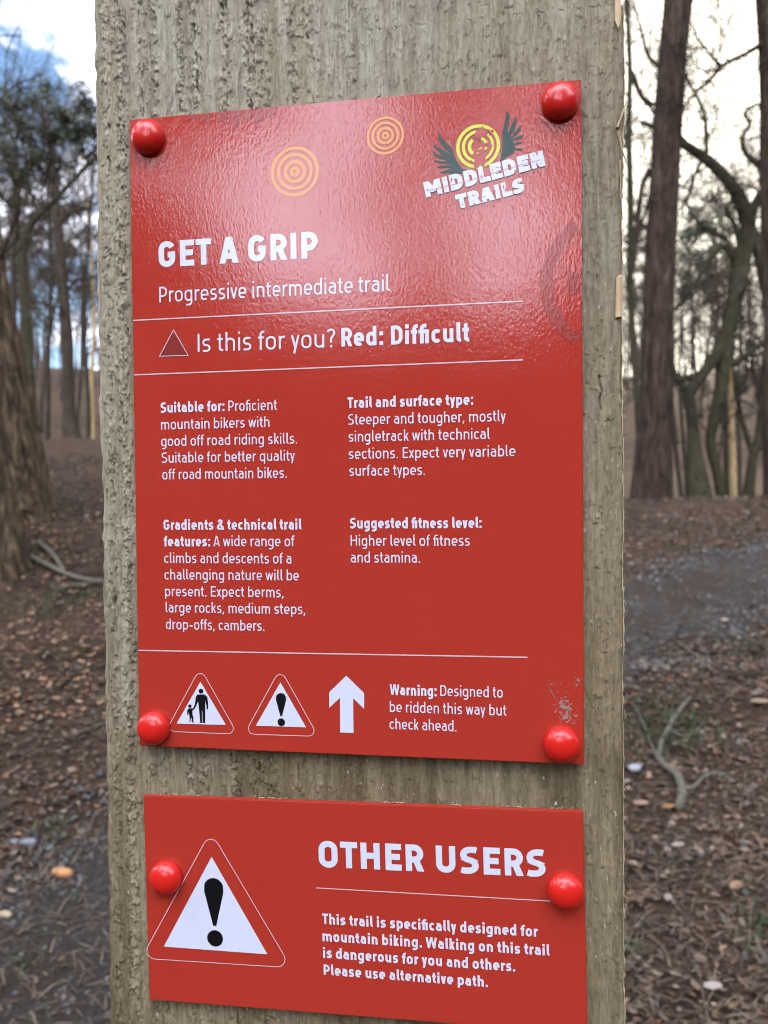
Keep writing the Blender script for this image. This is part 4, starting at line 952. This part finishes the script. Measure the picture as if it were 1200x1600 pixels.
tree('larch_tree', 'upright trunk flaring at its foot on the mound, nearest the post\'s left edge', 'tree', 14,
     [[(116, 700, 40), (112, 680, 27), (108, 640, 20), (106, 560, 18), (101, 480, 17), (95, 400, 15), (86, 320, 13), (80, 250, 9), (76, 190, 5), (72, 150, 3)],
      [(104, 455, 6), (118, 440, 5), (134, 436, 4), (150, 430, 3)], [(98, 430, 5), (80, 418, 4), (60, 424, 3)], [(90, 350, 6), (112, 330, 5), (134, 326, 4), (160, 310, 3)], [(82, 280, 5), (60, 262, 4), (40, 258, 3)]],
     M['grey_bark'], 34, [(0, 26, .9, 2, .35, 1), (1, 6, .5, 2, .2, 1), (2, 6, .5, 2, .2, 1), (3, 8, .5, 2, .2, 1), (4, 6, .5, 2, .2, 1)], rough=.14)
for i, (pth, lab, dd) in enumerate([
    ([(74, 704, 8), (75, 640, 7), (76, 540, 6), (80, 430, 5), (74, 300, 4), (66, 160, 3)], 'thin dark stem between the forked pine and the brown upright trunk', 15),
    ([(139, 700, 8), (138, 620, 7), (131, 520, 7), (133, 440, 5), (142, 330, 4), (150, 200, 3)], 'thin wavering stem just left of the post', 16),
    ([(146, 705, 7), (143, 600, 6), (147, 500, 5), (141, 380, 4), (128, 240, 3)], 'thin pale stem half hidden by the left edge of the post', 18),
    ([(28, 720, 9), (30, 600, 8), (20, 450, 7), (22, 300, 5), (30, 120, 3)], 'thin stem showing between the massive pine and the forked pine', 14)]):
    tree('sapling', lab, 'tree', dd, [pth], M['grey_bark'] if i != 2 else M['pale_bark'], 60 + i, [(0, 12, 1.0, 2, .35, 1), (0, 9, 1.2, 3, .7, 1)], rough=.06)

# --- prototypes at the world origin, for the wood further off (copies share their meshes)
def bare_proto(seed, Ht, r, first):
    rg = np.random.default_rng(seed); T = MB(); C_ = MB()
    P = [V(0, 0, -.4)]; D = V(rg.normal(0, .04), rg.normal(0, .04), 1)
    for i in range(14):
        D = D + rg.normal(0, .035, 3); D /= np.linalg.norm(D); P.append(P[-1] + D * Ht / 14)
    rad = np.r_[r * 1.35, np.linspace(r, .015, 14)]; tube(T, P, rad, 9, rough=.08, seed=seed)
    for k in range(20):
        t = first + (1 - first) * (k + rg.random()) / 20; x = t * 14; i = int(min(13, x)); p = P[i] + (P[i + 1] - P[i]) * (x - i)
        a = rg.uniform(0, 6.28); L = (1 - t) * Ht * .30 + .8
        branch(T, C_, p, V(math.cos(a), math.sin(a), rg.uniform(.1, .9)), max(.012, rad[i] * .42), L, 3 if k % 2 else 2, rg, .10, .2, (3, 5), .8, .58, .022)
    return T.mesh('trunk', M['grey_bark'], True), C_.mesh('crown', M['twig'])
def pine_proto(seed, Ht, r):
    rg = np.random.default_rng(seed); T = MB(); F = MB()
    P = np.cumsum([V(rg.normal(0, .09), rg.normal(0, .09), Ht / 10 if i else -.4) for i in range(11)], axis=0)
    tube(T, P, np.linspace(r, r * .3, 11), 9, rough=.08, seed=seed)
    for k in range(34):
        t = rg.uniform(.5, 1.02); a = rg.uniform(0, 6.28); L = rg.uniform(.6, 2.4) * (1.15 - abs(t - .75) * 1.6)
        p = V(0, 0, t * Ht); e = p + V(math.cos(a) * L, math.sin(a) * L, rg.uniform(.1, .9)); i = min(10, int(t * 10)); p = P[i].copy()
        tube(T, [p, (p + e) / 2 + V(0, 0, .1), e], [.05, .035, .015], 5)
        clump(F, e, rg.uniform(.5, .95), rg.uniform(.25, .5), 85, rg, (.30, .06))
    return T.mesh('trunk', M['pine_bark'], True), F.mesh('crown', M['needles'])
def plant(name, pr, p, rz, sc, label, cat, group, mats=None):
    o = empty(name, (p[0], p[1], gz(p)), label, cat, group); o.rotation_euler = (0, 0, rz); o.scale = (sc, sc, sc)
    for nm, me in zip(('trunk', 'crown'), pr):
        c = bpy.data.objects.new(nm, me); COL.objects.link(c); c.parent = o
    return o
BARE = [bare_proto(101, 13, .13, .28), bare_proto(102, 15, .17, .35), bare_proto(103, 11, .10, .2), bare_proto(104, 14, .15, .3)]
PINE = [pine_proto(111, 15, .20), pine_proto(112, 13, .17)]
def polar(px, d):
    v = MR @ V((px - 600) / 1200., 0, -1.0); a = math.atan2(v[0], v[1]); return V(CX + d * math.sin(a), CY + d * math.cos(a), 0)
rg = np.random.default_rng(77)
far = [(1010, 26), (1058, 33), (1120, 30), (1188, 31), (1240, 26), (1090, 40), (1150, 42), (1300, 30), (965, 30), (1400, 26),
       (250, 24), (330, 31), (420, 22), (500, 28), (590, 24), (680, 33), (770, 25), (850, 30), (920, 22), (-260, 26), (-480, 30), (1560, 25), (1750, 30), (2000, 28),
       (12, 30), (62, 27), (122, 31), (100, 42), (-40, 28), (-110, 32), (190, 30)]
for i, (px, d) in enumerate(far):
    p = polar(px + rg.uniform(-4, 4), d)
    plant('bare_tree', BARE[i % 4], p, rg.uniform(0, 6.28), rg.uniform(.55, .9), 'slender leafless tree among many alike in the hazy wood far behind the post', 'tree', 'slender bare trees of the far wood')
for i, (px, d) in enumerate([(300, 34), (540, 26), (760, 38), (-350, 32), (1650, 34), (1092, 56), (1122, 60), (1010, 58), (40, 52), (110, 56)]):
    plant('pine_tree', PINE[i % 2], polar(px, d), rg.uniform(0, 6.28), rg.uniform(.75, .95), 'dark evergreen standing at the back of the far wood', 'tree', 'evergreens at the back of the wood')
# the wood behind the photographer, seen mirrored in the glossy boards
for i, (az, d, k, s) in enumerate([(185, 15, 0, 1.0), (169, 14, 1, 1.0), (204, 15, 0, 1.0), (172, 19, 1, 1.2), (202, 19, 0, 1.2), (207, 14, 1, 1.05), (214, 13, 0, 1.0), (165, 15, 0, 1.0), (160, 12, 1, 1.0), (187, 24, 1, .85), (204, 27, 1, .72), (170, 34, 0, .78), (212, 32, 1, .85), (150, 18, 0, 1.0), (226, 18, 1, 1.0), (240, 22, 0, 1.0), (135, 20, 1, 1.0)]):
    p = V(CX + d * math.sin(R(az)), CY + d * math.cos(R(az)), 0)
    plant('pine_tree', PINE[k], p, rg.uniform(0, 6.28), s, 'pine of the wood on the viewer\'s side, mirrored in the glossy board', 'tree', 'pines mirrored in the boards')

# --- the wood that closes every view, too far off to count
def far_wood():
    rg = np.random.default_rng(5); mb = MB()
    for k in range(2200):
        az = rg.uniform(0, 360); r = rg.uniform(48, 75); x = CX + r * math.sin(R(az)); y = CY + r * math.cos(R(az)); z = float(ground(x, y)); h = rg.uniform(7, 11)
        lean = rg.normal(0, .05, 2); tube(mb, [(x, y, z - .3), (x + lean[0] * h, y + lean[1] * h, z + h)], [rg.uniform(.04, .11), .02], 3, cap=False)
        for q in range(9):
            t = rg.uniform(.25, 1); p = V(x + lean[0] * h * t, y + lean[1] * h * t, z + h * t); a = rg.uniform(0, 6.28); L = rg.uniform(.8, 2.6)
            e = p + V(math.cos(a), math.sin(a), rg.uniform(.2, 1.1)) * L; s = V(-math.sin(a), math.cos(a), 0) * .03
            mb.add([p - s, p + s, e + s * .4, e - s * .4], [(0, 1, 2, 3)])
            for w in range(3):
                p2 = p + (e - p) * rg.uniform(.3, 1); e2 = p2 + rg.normal(0, .7, 3) + V(0, 0, .4); s2 = V(.02, .02, 0)
                mb.add([p2 - s2, p2 + s2, e2 + s2 * .4, e2 - s2 * .4], [(0, 1, 2, 3)])
    tag(mb.build('distant_wood', M['twig']), 'grey brown mass of bare stems closing the view on the far bank', 'wood', kind='stuff')
far_wood()
def evergreen_wood():
    rg = np.random.default_rng(19); mb = MB()
    for k in range(24000):
        az = rg.uniform(92, 268); d = rg.uniform(23, 34)
        el = np.interp(az, [90, 150, 168, 176, 183, 186, 189, 199, 206, 216, 270], [22, 24, 22, 12.5, 11.5, 16.0, 11.5, 13.0, 20, 24, 22]) + 4.5 * (vnoise(az * .45, 2.5, 12) - .5) + 2 * (vnoise(az * 1.7, 7.5, 14) - .5)
        h = 1.4 + d * math.tan(R(el)); z = h * rg.random() ** .7
        p = V(CX + d * math.sin(R(az)), CY + d * math.cos(R(az)), z + .5)
        f = rg.normal(0, 1, 3) + V(0, 0, -.3); f /= np.linalg.norm(f); s = np.cross(f, rg.normal(0, 1, 3)); s /= np.linalg.norm(s)
        l = rg.uniform(.6, 1.5); w = rg.uniform(.15, .36); t = rg.random()
        mb.add([p - s * w, p + s * w, p + f * l + s * w * .4, p + f * l - s * w * .4], [(0, 1, 2, 3)], (.018 + .03 * t, .026 + .034 * t, .013 + .014 * t))
    tag(mb.build('evergreen_wood', M['needles']), 'dark evergreen wood closing the view behind the photographer', 'wood', kind='stuff')
evergreen_wood()

# ------------------------------------------------------------------ woodland floor
def scatter(n, rg, dlo, dhi, windows, power=1.0):
    out = []
    for k in range(n):
        lo, hi = windows[int(rg.integers(0, len(windows)))]
        d = dlo * (dhi / dlo) ** (rg.random() ** power); p = polar(rg.uniform(lo, hi), d); p[2] = gz(p); out.append((p, d))
    return out
WIN = [(-330, 215), (940, 1380), (-330, 215), (940, 1380), (215, 940)]
def leaves():
    rg = np.random.default_rng(9); mb = MB()
    pal = [(.15, .075, .038), (.23, .115, .055), (.10, .055, .034), (.30, .165, .085), (.19, .125, .085), (.26, .19, .14), (.075, .048, .036), (.34, .24, .16), (.12, .085, .06)]
    for p, d in scatter(52000, rg, 1.75, 11, WIN, .8):
        pd = path_dist(p)
        dens = fbm(p[0] * 1.6, p[1] * 1.6, 3, 40)
        if pd < 1.05 and rg.random() < .85 - .8 * max(0, pd - .55): continue
        if rg.random() > .25 + 1.5 * (dens - .25): continue
        l = rg.uniform(.006, .019) * (1 + .06 * d); w = l * rg.uniform(.35, .6); a = rg.uniform(0, 6.28)
        f = V(math.cos(a), math.sin(a), rg.normal(0, .18)); f /= np.linalg.norm(f); s = np.cross(V(rg.normal(0, .25), rg.normal(0, .25), 1), f); s /= np.linalg.norm(s); up = np.cross(f, s)
        c = p + V(0, 0, rg.uniform(.004, .016)); k1, k2 = rg.uniform(-.1, .5), rg.uniform(-.2, .5)
        vs = [c - f * l + up * l * k1, c - f * l * .2 - s * w + up * w * k2, c + f * l * .5 - s * w * .7 + up * w * k2, c + f * l + up * l * k1, c + f * l * .5 + s * w * .7 + up * w * k2, c - f * l * .2 + s * w + up * w * k2, c]
        rusty = d < 7 and d > 3.6 and p[0] < -.6 and fbm(p[0] * .9 + 3, p[1] * .9, 2, 61) > .30
        col = np.array(pal[3 if rusty and rg.random() < .6 else int(rg.integers(0, len(pal)))]) * (rg.uniform(.5, 1.2) if rusty else rg.uniform(.28, .85))
        for fc in ((0, 1, 6), (1, 2, 6), (2, 3, 6), (3, 4, 6), (4, 5, 6), (5, 0, 6)): pass
        mb.add(vs, [(0, 1, 6), (1, 2, 6), (2, 3, 6), (3, 4, 6), (4, 5, 6), (5, 0, 6)], tuple(col))
    tag(mb.build('leaf_litter', M['leaf']), 'brown and tan fallen leaves strewn over the woodland floor', 'leaves', kind='stuff')
leaves()
def stones():
    rg = np.random.default_rng(13); mb = MB()
    base = np.array([(1, 0, 0), (.5, .86, 0), (-.5, .86, 0), (-1, 0, 0), (-.5, -.86, 0), (.5, -.86, 0)])
    for p, d in scatter(20000, rg, 1.75, 9, WIN, .75):
        pd = path_dist(p)
        if pd > 1.0 and rg.random() < min(.97, (pd - 1.0) * 2.2): continue
        r = rg.uniform(.004, .013) * (1 + .06 * d); q = base * r * rg.uniform(.6, 1.2, (6, 1)); a = rg.uniform(0, 6.28); c, s = math.cos(a), math.sin(a)
        q = np.stack([q[:, 0] * c - q[:, 1] * s * .7, q[:, 0] * s + q[:, 1] * c * .7, q[:, 2]], 1)
        t = q * .62 + V(rg.normal(0, r * .1), rg.normal(0, r * .1), r * rg.uniform(.45, .9))
        g = rg.uniform(.03, .115) * (1.9 if rg.random() < .08 else 1)
        col = (g * rg.uniform(.95, 1.08), g, g * rg.uniform(.86, 1.0))
        z = p + V(0, 0, .010)
        mb.add(np.concatenate([q + z - V(0, 0, r * .3), t + z]), [(6, 7, 8, 9, 10, 11)] + [(i, (i + 1) % 6, 6 + (i + 1) % 6, 6 + i) for i in range(6)], col)
    tag(mb.build('gravel', M['stone']), 'small grey stones loose on the gravel path', 'gravel', kind='stuff')
stones()
def needle_litter():
    rg = np.random.default_rng(15); mb = MB()
    for p, d in scatter(15000, rg, 1.75, 7, WIN, .8):
        L = rg.uniform(.02, .10); a = rg.uniform(0, 6.28); f = V(math.cos(a), math.sin(a), rg.normal(0, .12)); s = V(-math.sin(a), math.cos(a), 0) * rg.uniform(.0006, .0018)
        c = p + V(0, 0, rg.uniform(.012, .03)); g = rg.uniform(.35, .95); col = tuple(np.array([(.16, .10, .06), (.10, .07, .05), (.26, .19, .12)][int(rg.integers(0, 3))]) * g)
        k = V(0, 0, L * rg.uniform(0, .15))
        mb.add([c - f * L / 2 - s, c - f * L / 2 + s, c + s + k, c - s + k, c + f * L / 2 + s, c + f * L / 2 - s], [(0, 1, 2, 3), (3, 2, 4, 5)], col)
    tag(mb.build('needle_litter', M['leaf']), 'fine dead needles and twiglets lying over the soil', 'twigs', kind='stuff')
needle_litter()
def grass():
    rg = np.random.default_rng(17); mb = MB()
    spots = [(1065, 1125, .10, 110), (1040, 1145, .10, 90), (1090, 1150, .10, 80), (1015, 1165, .07, 50), (1120, 995, .05, 25), (1015, 1015, .08, 50), (1190, 1460, .05, 50), (1180, 1020, .05, 30), (985, 1500, .02, 14), (980, 1150, .08, 50),
             (62, 950, .12, 90), (100, 945, .1, 60), (130, 938, .08, 50), (20, 870, .15, 90), (80, 1312, .03, 24), (30, 1505, .05, 30), (60, 835, .2, 60), (120, 800, .25, 60), (145, 1130, .05, 20), (105, 790, .15, 50)]
    for px, py, rad, n in spots:
        q = on_ground(px, py)
        for k in range(n):
            x, y = q[0] + rg.normal(0, rad), q[1] + rg.normal(0, rad); z = gz((x, y)); h = rg.uniform(.02, .07); a = rg.uniform(0, 6.28); w = rg.uniform(.0012, .003)
            s = V(-math.sin(a), math.cos(a), 0) * w; f = V(math.cos(a), math.sin(a), 0); b = V(x, y, z); m = b + f * h * .35 + V(0, 0, h * .7); e = b + f * h * 1.1 + V(0, 0, h * .75)
            g = rg.uniform(.6, 1.3); mb.add([b - s, b + s, m + s, m - s, e], [(0, 1, 2, 3), (3, 2, 4)], (.038 * g, .058 * g, .02 * g))
    tag(mb.build('grass', M['blade']), 'sparse tufts of short green grass in the leaf litter', 'grass', kind='stuff')
grass()
def stick(label, pieces, m, name='fallen_branch', lift=.012):
    mb = MB(); first = None
    for pts in pieces:
        P = []; W = []
        for px, py, w in pts:
            q = on_ground(px, py); d = np.linalg.norm(q - V(CX, CY, CAM_H)); r = w * .4 * d / 1200; P.append(q + V(0, 0, r * .7 + lift)); W.append(r)
        first = P[0] if first is None else first
        Q = catmull(P, 5); tube(mb, Q, np.interp(np.linspace(0, len(W) - 1, len(Q)), np.arange(len(W)), W), 9, rough=.15, seed=len(pts))
    return tag(mb.build(name, m, None, True), label, 'branch')
stick('crooked grey branch forked at one end, lying right of the post', [[(1060, 1275, 17), (1066, 1255, 15), (1065, 1238, 14), (1056, 1220, 13), (1040, 1205, 12), (1028, 1192, 11)], [(1028, 1194, 10), (1034, 1170, 9), (1044, 1150, 8), (1052, 1135, 9), (1066, 1115, 7), (1080, 1095, 5)], [(1030, 1194, 8), (1020, 1175, 5), (1010, 1150, 4), (1000, 1125, 3), (988, 1105, 2)], [(1048, 1148, 5), (1070, 1158, 4), (1090, 1148, 4), (1100, 1135, 3)]], M['stick'])
stick('thin greenish curved stick beside the forked branch', [[(1068, 1242, 7), (1085, 1236, 7), (1100, 1222, 6), (1120, 1215, 6), (1140, 1220, 4)]], M['stick'])
stick('dark rotting log lying across the leaves at the right margin', [[(1120, 1052, 10), (1150, 1060, 12), (1185, 1062, 12), (1230, 1066, 12)]], M['grey_bark'])
stick('thin straight twig slanting towards the dark rotting log', [[(1060, 1010, 3), (1085, 1028, 3), (1110, 1044, 2)]], M['stick'])
stick('short pale snapped stick upright in the leaves at the lower right margin', [[(1182, 1470, 6), (1186, 1490, 7), (1194, 1505, 8), (1190, 1515, 6)]], M['stick'])
stick('thin dark stick lying at the lower right corner', [[(1190, 1505, 4), (1160, 1520, 4), (1128, 1545, 4)]], M['grey_bark'])
stick('long tan branch slanting down to the post from the leaning trunk', [[(-60, 815, 9), (0, 855, 9), (40, 876, 9), (80, 896, 8), (120, 912, 7), (165, 922, 7)], [(60, 856, 6), (85, 880, 7), (100, 902, 6)], [(85, 930, 3), (120, 922, 4), (150, 920, 3)]], M['stick'], lift=.03)
stick('pale straw coloured twig touching the left edge of the post', [[(120, 1152, 3), (140, 1144, 4), (168, 1134, 3)]], M['stick'], 'twig')
stick('thin brown twig lying on the gravel near the bottom left corner', [[(34, 1540, 3), (52, 1522, 4), (76, 1490, 3)]], M['brown_bark'], 'twig')
def lump(name, label, cat, px, py, w, hgt, m_col, rough=.6):
    q = on_ground(px, py); d = np.linalg.norm(q - V(CX, CY, CAM_H)); r = w / 2 * d / 1200; rgl = np.random.default_rng(int(px * 7 + py)); mb = MB(); vs = []; n = 12
    for j, (f, z) in enumerate(((.9, -.2), (1, .25), (.85, .6), (.5, .9), (0.02, 1.0))):
        for i in range(n):
            a = 6.283 * i / n; s = r * f * (1 + .22 * math.sin(a * 2 + px) + .1 * math.sin(a * 3 + py)); vs.append((q[0] + s * math.cos(a), q[1] + s * math.sin(a) * .8, q[2] + .012 + z * r * hgt))
    F = [(j * n + i, j * n + (i + 1) % n, (j + 1) * n + (i + 1) % n, (j + 1) * n + i) for j in range(4) for i in range(n)]
    mb.add(vs, F, m_col); tag(mb.build(name, M['stone'], None, True), label, cat)
lump('stone', 'single bright orange stone on the dark gravel left of the post', 'stone', 96, 1371, 26, .6, (.42, .20, .075))
lump('stone', 'pale buff stone at the far left of the dark gravel', 'stone', 8, 1436, 17, .6, (.34, .25, .16))
lump('stone', 'grey white stone tucked beside the right edge of the post', 'stone', 992, 1206, 22, .5, (.26, .26, .27))
lump('stone', 'larger of two blue grey stones above the orange stone', 'stone', 45, 1323, 20, .5, (.15, .155, .17))
lump('stone', 'smaller of two blue grey stones above the orange stone', 'stone', 23, 1324, 14, .5, (.15, .15, .165))
def big_leaf(label, px, py, w, colr, ang):
    q = on_ground(px, py); d = np.linalg.norm(q - V(CX, CY, CAM_H)); l = w / 2 * d / 1200; mb = MB(); rgl = np.random.default_rng(int(px + py)); n = 9; vs = []
    f = V(math.cos(ang), math.sin(ang), .05); s = V(-math.sin(ang), math.cos(ang), .1)
    for i in range(n + 1):
        t = i / n * 2 - 1; ww = l * .55 * (1 - t * t) ** .6 + .0005
        for k in (-1, 0, 1): vs.append(q + f * l * t + s * ww * k + V(0, 0, .022 + abs(k) * ww * .35 + l * .15 * t * t))
    mb.add(vs, [(i * 3 + k, i * 3 + k + 1, i * 3 + k + 4, i * 3 + k + 3) for i in range(n) for k in (0, 1)], colr)
    tag(mb.build('fallen_leaf', M['leaf'], None, True), label, 'leaf')
for a in (('pale curled leaf on the bare soil, upper of a pair below the forked branch', 1060, 1333, 19, (0.260, 0.205, 0.161), .4), ('pale buff leaf, lower of a pair below the forked branch', 1092, 1341, 17, (0.248, 0.192, 0.143), 1.9), ('pinkish pale curled leaf low beside the post edge', 1044, 1415, 18, (0.260, 0.186, 0.149), 1.2),
          ('large cream leaf near the bottom right corner', 1114, 1557, 24, (0.273, 0.223, 0.192), .2), ('orange brown leaf at the foot of the crooked branch', 1044, 1271, 18, (0.248, 0.118, 0.037), .3), ('tan leaf lying by the post edge below the white stone', 1002, 1268, 22, (0.236, 0.143, 0.093), .1), ('orange leaf on the litter low on the right', 1150, 1397, 24, (0.236, 0.136, 0.074), .8), ('tan leaf at the right margin, beyond the forked branch', 1188, 1108, 26, (0.236, 0.161, 0.105), 0.), ('creamy curled leaf standing up near the far log', 1133, 978, 18, (0.260, 0.211, 0.124), 1.0)):
    big_leaf(*a)
